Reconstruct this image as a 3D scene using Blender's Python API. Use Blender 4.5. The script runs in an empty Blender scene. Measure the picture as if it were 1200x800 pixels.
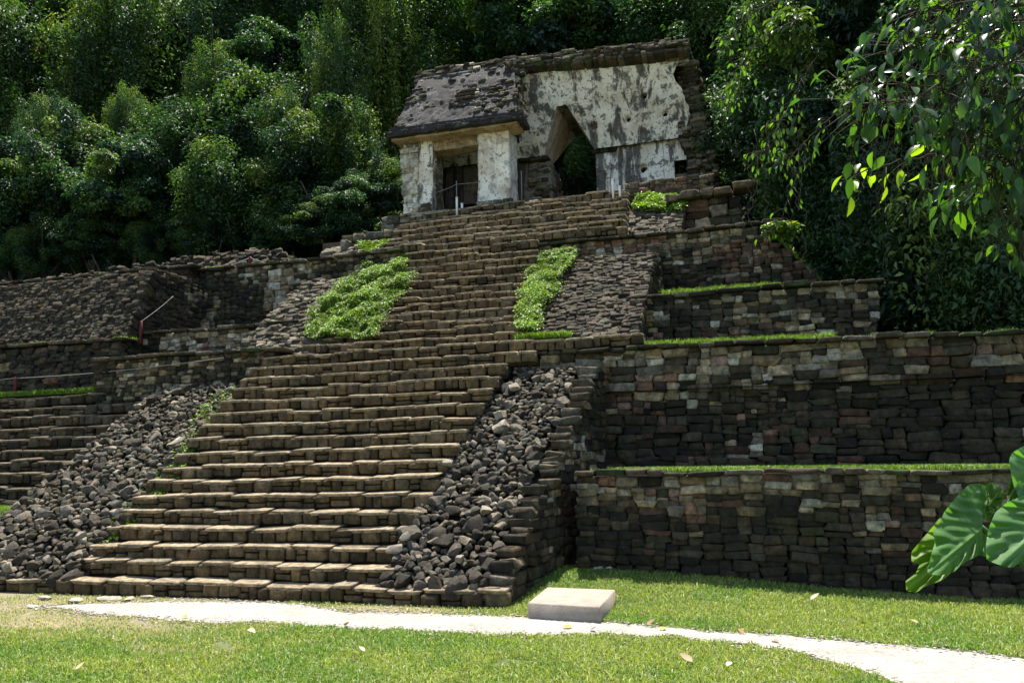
import bpy, math, random
import numpy as np
from mathutils import Vector, Matrix

# ------------------------------------------------------------------ camera, world, sun, exposure
S = bpy.context.scene
COL = S.collection
TH, PIT, ROL = math.atan(.304), math.atan(.14), .02
_f = np.array([-math.sin(TH)*math.cos(PIT), math.cos(TH)*math.cos(PIT), math.sin(PIT)])
_r0 = np.array([math.cos(TH), math.sin(TH), 0.]); _u0 = np.cross(_r0, _f)
_R = _r0*math.cos(ROL) - _u0*math.sin(ROL); _U = _u0*math.cos(ROL) + _r0*math.sin(ROL)
EYE = np.array([0, 0, 1.6])
cd = bpy.data.cameras.new('camera'); cam = bpy.data.objects.new('camera', cd); COL.objects.link(cam)
cd.sensor_width = 36; cd.lens = 30; cd.clip_start = .05; cd.clip_end = 500
cam.matrix_world = Matrix([[_R[i], _U[i], -_f[i], EYE[i]] for i in range(3)] + [[0, 0, 0, 1]])
S.camera = cam

SUN_EL, SUN_AZ = math.radians(71), math.radians(14)     # azimuth: measured from +Y towards -X (behind the temple, a little left)
world = bpy.data.worlds.new('World'); S.world = world; world.use_nodes = True
nt = world.node_tree; nt.nodes.clear()
sky = nt.nodes.new('ShaderNodeTexSky'); sky.sky_type = 'NISHITA'; sky.sun_disc = False
sky.sun_elevation = SUN_EL; sky.sun_rotation = -SUN_AZ
bg = nt.nodes.new('ShaderNodeBackground'); bg.inputs[1].default_value = .115
wo = nt.nodes.new('ShaderNodeOutputWorld')
nt.links.new(sky.outputs[0], bg.inputs[0]); nt.links.new(bg.outputs[0], wo.inputs[0])
sd = bpy.data.lights.new('sun', 'SUN'); sd.energy = 5.0; sd.angle = math.radians(.5); sd.color = (1, .95, .86)
sun = bpy.data.objects.new('sun', sd); COL.objects.link(sun)
_sd = Vector((-math.sin(SUN_AZ)*math.cos(SUN_EL), math.cos(SUN_AZ)*math.cos(SUN_EL), math.sin(SUN_EL)))
sun.rotation_euler = _sd.to_track_quat('Z', 'Y').to_euler(); sun.location = (0, 0, 40)
S.view_settings.view_transform = 'Standard'; S.view_settings.look = 'None'
S.view_settings.exposure = 1.27; S.view_settings.gamma = 1

# ------------------------------------------------------------------ measuring helpers
def _ray(x, y): return _f + _R*(x-600)/1000 - _U*(y-400)/1000
def W(x, y, Y):
    d = _ray(x, y); return EYE + d*(Y/d[1])
def G(x, y, z=0.):
    d = _ray(x, y); return EYE + d*((z-1.6)/d[2])
def Wx(x, y, X):
    d = _ray(x, y); return EYE + d*(X/d[0])

rng = np.random.default_rng(7)
def sm(x, a, b):
    t = np.clip((np.asarray(x, float)-a)/(b-a), 0, 1); return t*t*(3-2*t)
def _hash(i, j, k, s):
    h = (i*374761393 + j*668265263 + k*2147483647 + s*974711) & 0xffffffff
    h = ((h ^ (h >> 13))*1274126177) & 0xffffffff
    h = h ^ (h >> 16)
    return (h & 0xffff)/65535.
def noise(x, y=0., z=0., s=0):
    x, y, z = np.broadcast_arrays(np.asarray(x, float), np.asarray(y, float), np.asarray(z, float))
    i, j, k = np.floor(x).astype(np.int64), np.floor(y).astype(np.int64), np.floor(z).astype(np.int64)
    u, v, w = x-i, y-j, z-k
    u, v, w = u*u*(3-2*u), v*v*(3-2*v), w*w*(3-2*w)
    r = 0
    for a in (0, 1):
        for b in (0, 1):
            for c in (0, 1):
                r = r + (u if a else 1-u)*(v if b else 1-v)*(w if c else 1-w)*_hash(i+a, j+b, k+c, s)
    return r
def fbm(x, y=0., z=0., s=0, o=3):
    r, a, t = 0, 1., 0.
    for q in range(o):
        r = r + a*noise(np.asarray(x)*2**q, np.asarray(y)*2**q, np.asarray(z)*2**q, s+q*7); t += a; a *= .5
    return r/t

# ------------------------------------------------------------------ object helpers
def tag(o, label, cat, group=None, kind=None):
    if label: o['label'] = label
    if cat: o['category'] = cat
    if group: o['group'] = group
    if kind: o['kind'] = kind
    return o
def thing(name, label, cat, loc=(0, 0, 0), group=None):
    o = bpy.data.objects.new(name, None); COL.objects.link(o); o.location = loc; o.empty_display_size = .3
    return tag(o, label, cat, group)
def link(name, me, parent=None, loc=None):
    o = bpy.data.objects.new(name, me); COL.objects.link(o)
    if loc is not None: o.location = loc
    if parent is not None:
        o.parent = parent
        p = Vector((0, 0, 0)); q = parent
        while q is not None: p += q.location; q = q.parent
        if loc is None: o.location = -p
    return o
def raw_mesh(name, V, F, mat, colr=None, smooth=True):
    """V (n,3); F list of (m,k) int arrays"""
    me = bpy.data.meshes.new(name); V = np.asarray(V, np.float32)
    me.vertices.add(len(V)); me.vertices.foreach_set('co', V.ravel())
    F = [np.asarray(f, np.int32) for f in F if len(f)]
    tot = sum(f.size for f in F); me.loops.add(tot)
    me.loops.foreach_set('vertex_index', np.concatenate([f.ravel() for f in F]))
    n = sum(len(f) for f in F); me.polygons.add(n)
    lt = np.concatenate([np.full(len(f), f.shape[1], np.int32) for f in F])
    ls = np.concatenate([[0], np.cumsum(lt)[:-1]]).astype(np.int32)
    me.polygons.foreach_set('loop_start', ls)
    try: me.polygons.foreach_set('loop_total', lt)
    except Exception: pass
    if smooth: me.polygons.foreach_set('use_smooth', np.ones(n, bool))
    if colr is not None:
        a = me.color_attributes.new('Col', 'FLOAT_COLOR', 'POINT')
        c = np.ones((len(V), 4), np.float32); c[:, :3] = colr; a.data.foreach_set('color', c.ravel())
    me.update(calc_edges=True); me.validate()
    if mat: me.materials.append(mat)
    return me

class MB:
    """collects pieces for one mesh"""
    def __init__(s): s.V = []; s.F = {}; s.C = []; s.n = 0
    def add(s, V, F, c=(.2, .2, .2)):
        V = np.asarray(V, float)
        for f in F:
            f = np.asarray(f)
            if len(f): s.F.setdefault(f.shape[1], []).append(f + s.n)
        s.V.append(V); c = np.asarray(c, float)
        s.C.append(np.broadcast_to(c, (len(V), 3))); s.n += len(V)
    def box(s, x0, x1, y0, y1, z0, z1, c=(.2, .2, .2)):
        V = [(x, y, z) for x in (x0, x1) for y in (y0, y1) for z in (z0, z1)]
        s.add(V, [np.array([(0, 1, 3, 2), (4, 6, 7, 5), (0, 4, 5, 1), (2, 3, 7, 6), (0, 2, 6, 4), (1, 5, 7, 3)])], c)
    def prism(s, pts, y0, y1, c=(.2, .2, .2)):
        """polygon in XZ extruded along Y (convex or simple)"""
        n = len(pts); V = [(p[0], y0, p[1]) for p in pts] + [(p[0], y1, p[1]) for p in pts]
        q = np.array([(i, (i+1) % n, (i+1) % n+n, i+n) for i in range(n)])
        s.add(V, [q, np.array([list(range(n))[::-1]]), np.array([list(range(n, 2*n))])], c)
    def prismx(s, pts, x0, x1, c=(.2, .2, .2)):
        """polygon in YZ extruded along X"""
        n = len(pts); V = [(x0, p[0], p[1]) for p in pts] + [(x1, p[0], p[1]) for p in pts]
        q = np.array([(i, (i+1) % n, (i+1) % n+n, i+n) for i in range(n)])
        s.add(V, [q, np.array([list(range(n))[::-1]]), np.array([list(range(n, 2*n))])], c)
    def taper(s, prof, xl, xr, c=(.2, .2, .2)):
        """YZ profile spanning x from xl(Y) to xr(Y)"""
        n = len(prof); V = [(xl(p[0]), p[0], p[1]) for p in prof] + [(xr(p[0]), p[0], p[1]) for p in prof]
        q = np.array([(i, (i+1) % n, (i+1) % n+n, i+n) for i in range(n)])
        s.add(V, [q, np.array([list(range(n))[::-1]]), np.array([list(range(n, 2*n))])], c)
    def tube(s, pts, r, seg=8, c=(.2, .2, .2)):
        pts = np.asarray(pts, float); n = len(pts); r = np.broadcast_to(np.asarray(r, float), (n,))
        T = np.gradient(pts, axis=0); T /= np.linalg.norm(T, axis=1)[:, None]+1e-9
        a = np.where(np.abs(T[:, 2:3]) > .9, np.array([[1., 0, 0]]), np.array([[0, 0, 1.]]))
        B = np.cross(T, a); B /= np.linalg.norm(B, axis=1)[:, None]; N = np.cross(B, T)
        th = np.linspace(0, 2*math.pi, seg, endpoint=False)
        V = pts[:, None] + r[:, None, None]*(np.cos(th)[None, :, None]*B[:, None] + np.sin(th)[None, :, None]*N[:, None])
        F = np.array([(i*seg+j, i*seg+(j+1) % seg, (i+1)*seg+(j+1) % seg, (i+1)*seg+j) for i in range(n-1) for j in range(seg)])
        s.add(V.reshape(-1, 3), [F, np.array([list(range(seg))[::-1], list(range((n-1)*seg, n*seg))])], c)
    def build(s, name, mat, parent=None, smooth=True):
        me = raw_mesh(name, np.concatenate(s.V), [np.concatenate(v) for v in s.F.values()], mat, np.concatenate(s.C), smooth)
        return link(name, me, parent)

# ------------------------------------------------------------------ stones
def _template(k, e):
    idx = {}; V = []; F = []
    def vid(p):
        key = tuple(np.round(p, 5))
        if key not in idx: idx[key] = len(V); V.append(p)
        return idx[key]
    L = np.linspace(-1, 1, k+1) if (k != 3 or e < 5) else np.array([-1, -.74, .74, 1.])
    for ax in range(3):
        for sg in (-1, 1):
            for i in range(k):
                for j in range(k):
                    q = []
                    for (a, b) in ((i, j), (i+1, j), (i+1, j+1), (i, j+1)):
                        p = [0, 0, 0]; p[ax] = sg; p[(ax+1) % 3] = L[a]; p[(ax+2) % 3] = L[b]; q.append(vid(p))
                    F.append(q if sg > 0 else q[::-1])
    V = np.array(V, float); F = np.array(F)
    nrm = (np.abs(V)**e).sum(1)**(1/e)
    return V/nrm[:, None], F
TPL = {(k, e): _template(k, e) for k in (2, 3, 4) for e in (3, 5, 9)}
FLATSHADE = True

def stones(mb, ctr, half, axes, col, k=3, e=5, jit=.1, tilt=.06, rg=None):
    """ctr (n,3) half (n,3) in axes rows U,V,N; col (n,3)"""
    n = len(ctr)
    if n == 0: return
    rg = rg or rng
    T, F = TPL[(k, e)]; m = len(T)
    L = T[None]*half[:, None]
    L = L*(1 + (rg.random((n, m, 1))-.5)*2*jit)
    sh = (rg.random((n, 3))-.5)*2*tilt
    x, y, z = L[..., 0].copy(), L[..., 1].copy(), L[..., 2].copy()
    tp = 1+(rg.random((n, 1))-.5)*3*jit
    x = x*(1+(tp-1)*np.sign(y)*np.abs(y)/(half[:, 1:2]+1e-6))
    L[..., 0] = x - sh[:, :1]*y; L[..., 1] = y + sh[:, :1]*x*.7 ; L[..., 2] = z + sh[:, 1:2]*x*.6 + sh[:, 2:3]*y*.8
    A = np.asarray(axes, float)
    V = (L @ A + ctr[:, None]).reshape(-1, 3)
    FF = (F[None] + (np.arange(n)*m)[:, None, None]).reshape(-1, 4)
    mb.add(V, [FF], np.repeat(col, m, axis=0))

def layout(Wd, H, h=(.08, .16), w=(.12, .35), split=.25, seed=0, warp=.03):
    """random rubble bond: rough bands, split again and again into unequal stones"""
    rg = random.Random(seed); out = []
    hm, hM = h[0], h[1]*1.12; wm, wM = w[0], w[1]*1.1
    def rec(u, v, ww, hh, d=0):
        stop = .22+.1*d
        if ww <= wM and hh <= hM and (rg.random() < stop+.35 or (hh < hm*1.5 and ww < wm*1.6)): out.append((u+ww/2, v+hh/2, ww/2, hh/2)); return
        cu, cv = ww > wm*1.7, hh > hm*1.55
        if not cu and not cv: out.append((u+ww/2, v+hh/2, ww/2, hh/2)); return
        vert = cu and (not cv or ww/hh > rg.uniform(1.2, 3.0))
        f = rg.uniform(.32, .68)
        if vert: rec(u, v, ww*f, hh, d+1); rec(u+ww*f, v, ww*(1-f), hh, d+1)
        else: rec(u, v, ww, hh*f, d+1); rec(u, v+hh*f, ww, hh*(1-f), d+1)
    v = 0
    while v < H-.02:
        hh = rg.uniform(hM*1.3, hM*2.6)
        if v+hh > H-hM*.8: hh = H-v
        u = -rg.uniform(0, wM)
        while u < Wd:
            ww = rg.uniform(wM*1.2, wM*3); rec(u, v, ww, hh); u += ww
        v += hh
    a = np.array(out)
    if warp:
        k_ = np.clip(np.minimum(a[:, 1], H-a[:, 1])/.15, 0, 1)
        v0 = a[:, 1].copy(); u0 = a[:, 0].copy()
        a[:, 1] += (fbm(u0*1.3+seed, v0*1.5, 0, seed)-.5)*4.5*warp*k_
        a[:, 0] += (fbm(u0*1.5+seed, v0*2.2, 5, seed)-.5)*3*warp
    return a

DARK, DGREY, GREY = np.array([.028, .023, .016]), np.array([.082, .064, .041]), np.array([.175, .150, .110])
TAN, PINK, PALE, MOSS = np.array([.25, .195, .125]), np.array([.27, .150, .095]), np.array([.42, .38, .30]), np.array([.035, .045, .018])
BROWN = np.array([.15, .108, .060])
def pick(n, table, rg, amp=.3):
    c = np.array([t[0] for t in table]); p = np.array([t[1] for t in table], float); p /= p.sum()
    out = c[rg.choice(len(c), n, p=p)]
    return out*(1+(rg.random((n, 1))-.5)*2*amp)
def col_wall(dark=.7, pale=.15, pink=.08, seed=3, scale=.9, toppale=0.):
    def f(P, v, H, rg):
        n = len(P)
        q = lambda sc, sd: fbm(P[:, 0]*sc+P[:, 1]*.7*sc, P[:, 2]*sc*1.5, 0, sd)
        d = q(scale, seed); t = v/max(H, .01)
        lp = np.clip(sm(d, dark*.62, dark*.62+.22)*.8+toppale*sm(t, .60, .9)*sm(q(.8, seed+5), .22, .5)*1.5, 0, .93)
        pk = sm(q(1.0, seed+9), .48, .66)*pink*4
        lp = lp*(.25+.75*sm(t, .45, .8)) if toppale > .3 else lp
        A = pick(n, [(DARK, 5), (DGREY*.85, 4), (MOSS*.5+DGREY*.5, 1.2), (BROWN*.45, 2.5)], rg, .35)
        B = pick(n, [(GREY*1.2, 4), (TAN*1.35, 3+pale*9), (BROWN*1.5, 3), (PALE*1.05, pale*9), (DGREY, 2)], rg, .4)
        R = pick(n, [(PINK, 3), (PINK*.6, 3), (np.array([.25, .16, .12]), 2)], rg, .3)
        m = (rg.random(n) < lp)[:, None]; m2 = (rg.random(n) < pk)[:, None]
        return np.where(m2, R*(.45+.55*m), np.where(m, B, A))
    return f
def col_simple(table):
    return lambda P, v, H, rg: pick(len(P), table, rg)

def wall(name, O, U, V, N, Wd, H, parent, mat, colf, h=(.08, .15), w=(.12, .32), depth=.13, proud=.022, seed=1, k=3, e=5,
         mask=None, split=.25, warp=.03, jit=.13, top=None, mb=None, gap=-.007, tilt=.13):
    """stone facing on the parallelogram O + uU + vV, stones embedded along -N"""
    O, U, V, N = [np.asarray(a, float) for a in (O, U, V, N)]
    U /= np.linalg.norm(U); V = V/np.linalg.norm(V); N = N/np.linalg.norm(N)
    a = layout(Wd, H, h, w, split, seed, warp)
    rg = np.random.default_rng(seed)
    keep = (a[:, 0]+a[:, 2]*.3 > 0) & (a[:, 0]-a[:, 2]*.3 < Wd)
    if top is not None: keep &= a[:, 1] < np.array([top(u) for u in a[:, 0]])
    if mask is not None: keep &= np.array([bool(mask(u, v)) for u, v in a[:, :2]])
    a = a[keep]; n = len(a)
    uc = a[:, 0]; lo = np.maximum(uc-a[:, 2], -.03); hi = np.minimum(uc+a[:, 2], Wd+.03)
    uc = (lo+hi)/2; hu = np.maximum((hi-lo)/2-gap, .02)
    vis = rg.random(n)
    out = proud*(vis-.5)*2
    dd = depth*(.8+.4*rg.random(n))
    ctr = O + uc[:, None]*U + a[:, 1:2]*V + (out-dd)[:, None]*N
    half = np.stack([hu, np.maximum(a[:, 3]-gap, .012), dd], 1)
    c = colf(ctr, a[:, 1], H, rg)
    own = mb is None
    if own: mb = MB()
    stones(mb, ctr, half, np.stack([U, V, N]), c, k=k, e=e, jit=jit, tilt=tilt, rg=rg)
    if own: return mb.build(name, mat, parent, smooth=False)
    return mb

# ------------------------------------------------------------------ materials
def newmat(name):
    m = bpy.data.materials.new(name); m.use_nodes = True
    t = m.node_tree; t.nodes.clear()
    out = t.nodes.new('ShaderNodeOutputMaterial'); b = t.nodes.new('ShaderNodeBsdfPrincipled')
    t.links.new(b.outputs[0], out.inputs[0])
    return m, t, b, out
def N_(t, kind, **kw):
    n = t.nodes.new('ShaderNode'+kind)
    for k_, v_ in kw.items():
        if k_ in n.inputs: n.inputs[k_].default_value = v_
        else: setattr(n, k_, v_)
    return n
def ramp(t, src, stops):
    r = t.nodes.new('ShaderNodeValToRGB'); e = r.color_ramp.elements
    while len(e) > 1: e.remove(e[-1])
    for i, (p, c) in enumerate(stops):
        q = e[0] if i == 0 else e.new(p)
        q.position = p; q.color = tuple(c)+(1,) if len(c) == 3 else c
    t.links.new(src, r.inputs[0]); return r
def mix(t, a, b, f, mode='MIX'):
    n = t.nodes.new('ShaderNodeMix'); n.data_type = 'RGBA'; n.blend_type = mode
    for sck, val in ((n.inputs[0], f), (n.inputs[6], a), (n.inputs[7], b)):
        if hasattr(val, 'is_linked'): t.links.new(val, sck)
        elif isinstance(val, (int, float)): sck.default_value = val
        else: sck.default_value = tuple(val)+(1,)
    return n.outputs[2]
def pos(t, scale=(1, 1, 1)):
    g = t.nodes.new('ShaderNodeNewGeometry'); m = t.nodes.new('ShaderNodeMapping'); m.inputs['Scale'].default_value = scale
    t.links.new(g.outputs['Position'], m.inputs[0]); return m.outputs[0]
def tex_noise(t, vec, scale, detail=6, rough=.6, dist=0.):
    n = N_(t, 'TexNoise', Scale=scale, Detail=detail, Roughness=rough, Distortion=dist); t.links.new(vec, n.inputs['Vector']); return n.outputs[0]
def bump(t, b, hgt, strength=.5, dist=.02):
    n = N_(t, 'Bump', Strength=strength, Distance=dist); t.links.new(hgt, n.inputs['Height']); t.links.new(n.outputs[0], b.inputs['Normal']); return n

def mat_stone(name, lichen=.35, bstr=.8, rnd=False, mossy=.0, dull=.72):
    m, t, b, out = newmat(name)
    p = pos(t)
    if rnd:
        oi = t.nodes.new('ShaderNodeObjectInfo')
        r = ramp(t, oi.outputs['Random'], [(0, (.034, .028, .021)), (.3, (.070, .058, .044)), (.62, (.12, .102, .080)), (.84, (.16, .142, .118)), (.94, (.26, .215, .155)), (1, (.45, .40, .31))])
        base = r.outputs[0]
    else:
        a = N_(t, 'VertexColor', layer_name='Col'); base = a.outputs[0]
    n1 = tex_noise(t, p, 11, 9, .74)
    v1 = ramp(t, n1, [(.32, (.30, .30, .30)), (.5, (.95, .95, .95)), (.68, (1.75, 1.7, 1.6))])
    c = mix(t, mix(t, base, v1.outputs[0], 1., 'MULTIPLY'), (dull, dull*.985, dull*.95), 1., 'MULTIPLY')
    n2 = tex_noise(t, p, 26, 6, .7)
    l = ramp(t, n2, [(.60, (0, 0, 0)), (.72, (1, 1, 1))])
    mm = N_(t, 'Math', operation='MULTIPLY'); t.links.new(l.outputs[0], mm.inputs[0]); mm.inputs[1].default_value = lichen
    c = mix(t, c, (.21, .20, .175), mm.outputs[0])
    n3 = tex_noise(t, p, 2.3, 7, .7)
    d = ramp(t, n3, [(.50, (0, 0, 0)), (.66, (1, 1, 1))])
    dm = N_(t, 'Math', operation='MULTIPLY'); t.links.new(d.outputs[0], dm.inputs[0]); dm.inputs[1].default_value = .62
    c = mix(t, c, (.020, .018, .013), dm.outputs[0])
    if mossy:
        n5 = tex_noise(t, p, 5.3, 6, .65)
        g = ramp(t, n5, [(.52, (0, 0, 0)), (.64, (1, 1, 1))])
        gm = N_(t, 'Math', operation='MULTIPLY'); t.links.new(g.outputs[0], gm.inputs[0]); gm.inputs[1].default_value = mossy
        c = mix(t, c, (.045, .050, .020), gm.outputs[0])
    t.links.new(c, b.inputs['Base Color']); b.inputs['Roughness'].default_value = .92; b.inputs['Specular IOR Level'].default_value = .25
    n4 = tex_noise(t, p, 16, 10, .8)
    bump(t, b, n4, bstr, .08)
    return m
M_STONE = mat_stone('weathered_stone', .45, .8, mossy=.55, dull=1.08)
M_STEP = mat_stone('stair_stone', .25, .7, mossy=.2, dull=1.)
M_RUBBLE = mat_stone('rubble_stone', .4, .8, rnd=True, mossy=.25, dull=.95)

def mat_flat(name, c, rough=.8, nscale=8, amp=.3, bs=.3, bscale=40, metal=0.):
    m, t, b, out = newmat(name); p = pos(t)
    n = tex_noise(t, p, nscale, 6, .65)
    r = ramp(t, n, [(.3, tuple(np.array(c)*(1-amp))), (.7, tuple(np.array(c)*(1+amp)))])
    t.links.new(r.outputs[0], b.inputs['Base Color']); b.inputs['Roughness'].default_value = rough; b.inputs['Metallic'].default_value = metal; b.inputs['Specular IOR Level'].default_value = .12
    bump(t, b, tex_noise(t, p, bscale, 6, .7), bs, .02)
    return m
M_MORTAR = mat_flat('mortar_earth', (.017, .015, .011), .95, 6, .4, .9, 30)
M_SOIL = mat_flat('forest_soil', (.022, .02, .012), .95, 1.5, .5, 1, 8)
M_SLAB = mat_flat('concrete_slab', (.30, .255, .205), .9, 7, .18, .35, 60)
M_BARK = mat_flat('bark', (.07, .058, .042), .9, 5, .5, 1, 25)
M_RED = mat_flat('red_painted_post', (.10, .022, .018), .6, 20, .3, .1)
M_WHITE = mat_flat('white_painted_post', (.72, .70, .66), .5, 20, .1, .1)
M_GREYM = mat_flat('grey_metal_post', (.16, .15, .14), .5, 20, .2, .1)
M_ROPE = mat_flat('pale_rope', (.30, .29, .26), .8, 60, .3, .2)

def mat_path():
    m, t, b, out = newmat('white_gravel_path'); p = pos(t)
    n = tex_noise(t, p, 1.6, 5, .6)
    r = ramp(t, n, [(.3, (.25, .228, .195)), (.7, (.37, .345, .30))])
    n2 = tex_noise(t, p, 28, 9, .8); r2 = ramp(t, n2, [(.34, (.45, .43, .40)), (.52, (1, 1, 1)), (.62, (1.1, 1.1, 1.1))])
    t.links.new(mix(t, r.outputs[0], r2.outputs[0], 1., 'MULTIPLY'), b.inputs['Base Color'])
    b.inputs['Roughness'].default_value = .95
    bump(t, b, n2, .5, .02); return m
M_PATH = mat_path()
def mat_ground():
    m, t, b, out = newmat('lawn_ground'); p = pos(t)
    a = N_(t, 'VertexColor', layer_name='Col')
    n = tex_noise(t, p, 14, 8, .7); r = ramp(t, n, [(.3, (.5, .5, .5)), (.7, (1.4, 1.4, 1.4))])
    t.links.new(mix(t, a.outputs[0], r.outputs[0], 1., 'MULTIPLY'), b.inputs['Base Color'])
    b.inputs['Roughness'].default_value = .95; bump(t, b, tex_noise(t, p, 40, 8, .7), .8, .03); return m
M_GROUND = mat_ground()

def mat_leaf(name, trans=.3, rough=.42, tcol=(1.25, 1.5, .5)):
    m, t, b, out = newmat(name)
    a = N_(t, 'VertexColor', layer_name='Col')
    t.links.new(a.outputs[0], b.inputs['Base Color']); b.inputs['Roughness'].default_value = rough
    b.inputs['Specular IOR Level'].default_value = .5
    tr = t.nodes.new('ShaderNodeBsdfTranslucent')
    t.links.new(mix(t, a.outputs[0], tcol, 1., 'MULTIPLY'), tr.inputs[0])
    mx = t.nodes.new('ShaderNodeMixShader'); mx.inputs[0].default_value = trans
    t.links.new(b.outputs[0], mx.inputs[1]); t.links.new(tr.outputs[0], mx.inputs[2]); t.links.new(mx.outputs[0], out.inputs[0])
    return m
M_LEAF = mat_leaf('forest_leaf', .34, .62)
M_GRASS = mat_leaf('grass_blade', .35, .55, (1.3, 1.4, .5))
M_COVER = mat_leaf('ground_cover_leaf', .35, .5, (1.3, 1.4, .4))

def mat_plaster(name, clean=(.58, .53, .44), stain=.55, bare=.5, seed=0.):
    m, t, b, out = newmat(name)
    g = t.nodes.new('ShaderNodeNewGeometry'); mp = t.nodes.new('ShaderNodeMapping'); mp.inputs['Location'].default_value = (seed, seed*.7, 0)
    t.links.new(g.outputs['Position'], mp.inputs[0]); p = mp.outputs[0]
    ms = t.nodes.new('ShaderNodeMapping'); ms.inputs['Scale'].default_value = (3.4, 3.4, .5); t.links.new(p, ms.inputs[0])
    base = ramp(t, tex_noise(t, p, 2.2, 8, .65), [(.3, tuple(np.array(clean)*(.72, .66, .60))), (.52, clean), (.75, tuple(np.array(clean)*1.15))])
    c = base.outputs[0]
    # ochre blotches
    o = ramp(t, tex_noise(t, p, 1.3, 6, .6), [(.52, (0, 0, 0)), (.72, (.55, .55, .55))])
    c = mix(t, c, (.40, .27, .14), o.outputs[0])
    # vertical black run-off streaks
    s = ramp(t, tex_noise(t, ms.outputs[0], 1., 7, .66, .3), [(.505, (0, 0, 0)), (.57, (1, 1, 1))])
    sm_ = N_(t, 'Math', operation='MULTIPLY'); t.links.new(s.outputs[0], sm_.inputs[0]); sm_.inputs[1].default_value = stain
    c = mix(t, c, (.055, .05, .045), sm_.outputs[0])
    # fallen plaster, dark pits
    q = ramp(t, tex_noise(t, p, 4.6, 9, .72, .4), [(.55, (0, 0, 0)), (.575, (1, 1, 1))])
    qm = N_(t, 'Math', operation='MULTIPLY'); t.links.new(q.outputs[0], qm.inputs[0]); qm.inputs[1].default_value = bare
    c = mix(t, c, (.13, .105, .08), qm.outputs[0])
    k_ = ramp(t, tex_noise(t, p, 15, 6, .75), [(.575, (0, 0, 0)), (.615, (.95, .95, .95))])
    c = mix(t, c, (.03, .027, .022), k_.outputs[0])
    t.links.new(c, b.inputs['Base Color']); b.inputs['Roughness'].default_value = .93; b.inputs['Specular IOR Level'].default_value = .2
    hh = mix(t, tex_noise(t, p, 7, 9, .7), q.outputs[0], .35)
    n = bump(t, b, hh, .8, .06)
    return m
M_PLASTER = mat_plaster('stained_lime_plaster', (.86, .78, .66), stain=.88, bare=.8)
M_PLASTERC = mat_plaster('clean_lime_plaster', (.88, .79, .66), .25, .35, 5.)
M_PLASTERD = mat_plaster('dark_lime_plaster', (.20, .17, .14), .9, .6, 9.)  # darker plaster tone for inner walls, vault crown and below the window
M_OCHRE = mat_plaster('ochre_lime_plaster', (.42, .32, .19), .3, .4, 3.)
def mat_roof():
    m, t, b, out = newmat('black_roof_stucco'); p = pos(t)
    base = ramp(t, tex_noise(t, p, 5, 9, .75), [(.3, (.014, .013, .011)), (.55, (.038, .035, .030)), (.75, (.075, .068, .058))])
    w1 = ramp(t, tex_noise(t, p, 2.4, 8, .7, .3), [(.54, (0, 0, 0)), (.62, (.75, .75, .75))]); w2 = ramp(t, tex_noise(t, p, 19, 6, .75), [(.46, (.1, .1, .1)), (.58, (1, 1, 1))])
    mm = N_(t, 'Math', operation='MULTIPLY'); t.links.new(w1.outputs[0], mm.inputs[0]); t.links.new(w2.outputs[0], mm.inputs[1])
    t.links.new(mix(t, base.outputs[0], (.34, .32, .29), mm.outputs[0]), b.inputs['Base Color']); b.inputs['Roughness'].default_value = .95
    bump(t, b, tex_noise(t, p, 12, 10, .8), 1., .1); return m
M_ROOF = mat_roof()

# ------------------------------------------------------------------ ground, path, hill
path_top = [(60, 711.5), (110, 708), (200, 704.5), (330, 706), (400, 716.5), (500, 720), (600, 722), (700, 729), (825, 739.5), (930, 746), (1030, 754), (1117, 762), (1200, 775), (1330, 796)]
path_bot = [(60, 712), (110, 719), (200, 727), (330, 729.5), (420, 737), (500, 740), (600, 743), (700, 742), (783, 745), (867, 753), (950, 767), (1033, 791), (1050, 800), (1100, 830)]
PT = np.array([G(x, y)[:2] for x, y in path_top]); PBt = np.array([G(x, y)[:2] for x, y in path_bot])
def ptop(X): return np.interp(X, PT[:, 0], PT[:, 1])
def pbot(X): return np.interp(X, PBt[:, 0], PBt[:, 1])
def gz(X, Y):
    X = np.asarray(X, float); Y = np.asarray(Y, float)
    z = .24*sm(Y, 9.3, 10.9)*sm(X, 2.2, -2.2)*sm(X, -3.6, -2.6)
    z = z + .97*sm(Y, 9.6, 10.7)*sm(X, -10.2, -10.9)
    z = z + (noise(X*.9, Y*.9, 0, 5)-.5)*.05*sm(Y, 9.0, 7)
    z = z - .03*sm(X, 4, 12)
    return z
def in_path(X, Y):
    wob = (noise(X*3.1, Y*3, 0, 9)-.5)*.14+(noise(X*13, Y*9, 0, 19)-.5)*.11
    return (Y > pbot(X)-.02+wob) & (Y < ptop(X)+.02+wob)
def bare(X, Y):
    """worn soil near the left foot of the stairs and by the path"""
    b_ = sm(X, -4.3, -6.2)*sm(Y, 6.4, 7.6) + .9*sm(fbm(X*.8, Y*1.2, 0, 33), .52, .66)*sm(X, -2.5, -5)
    b2 = np.exp(-((X+4.2)/.9)**2-((Y-8.95)/.32)**2)*1.3
    return np.clip(b_*.62*sm(X, -4.4, -6.8)+b_*.25+b2, 0, 1)
xs = np.concatenate([np.linspace(-70, -14, 29), np.linspace(-13.8, 8, 190), np.linspace(8.5, 60, 27)])
ys = np.concatenate([np.linspace(-60, 3.5, 32), np.linspace(3.6, 12.6, 150)])
XX, YY = np.meshgrid(xs, ys, indexing='ij')
def grid_faces(a, b):
    i = np.arange(a*b).reshape(a, b)
    return np.stack([i[:-1, :-1], i[1:, :-1], i[1:, 1:], i[:-1, 1:]], -1).reshape(-1, 4)
ZZ = gz(XX, YY)
bb = bare(XX, YY)[..., None]
gcol = (np.array([.07, .10, .02])*(1-bb) + np.array([.22, .185, .11])*bb)
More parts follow.
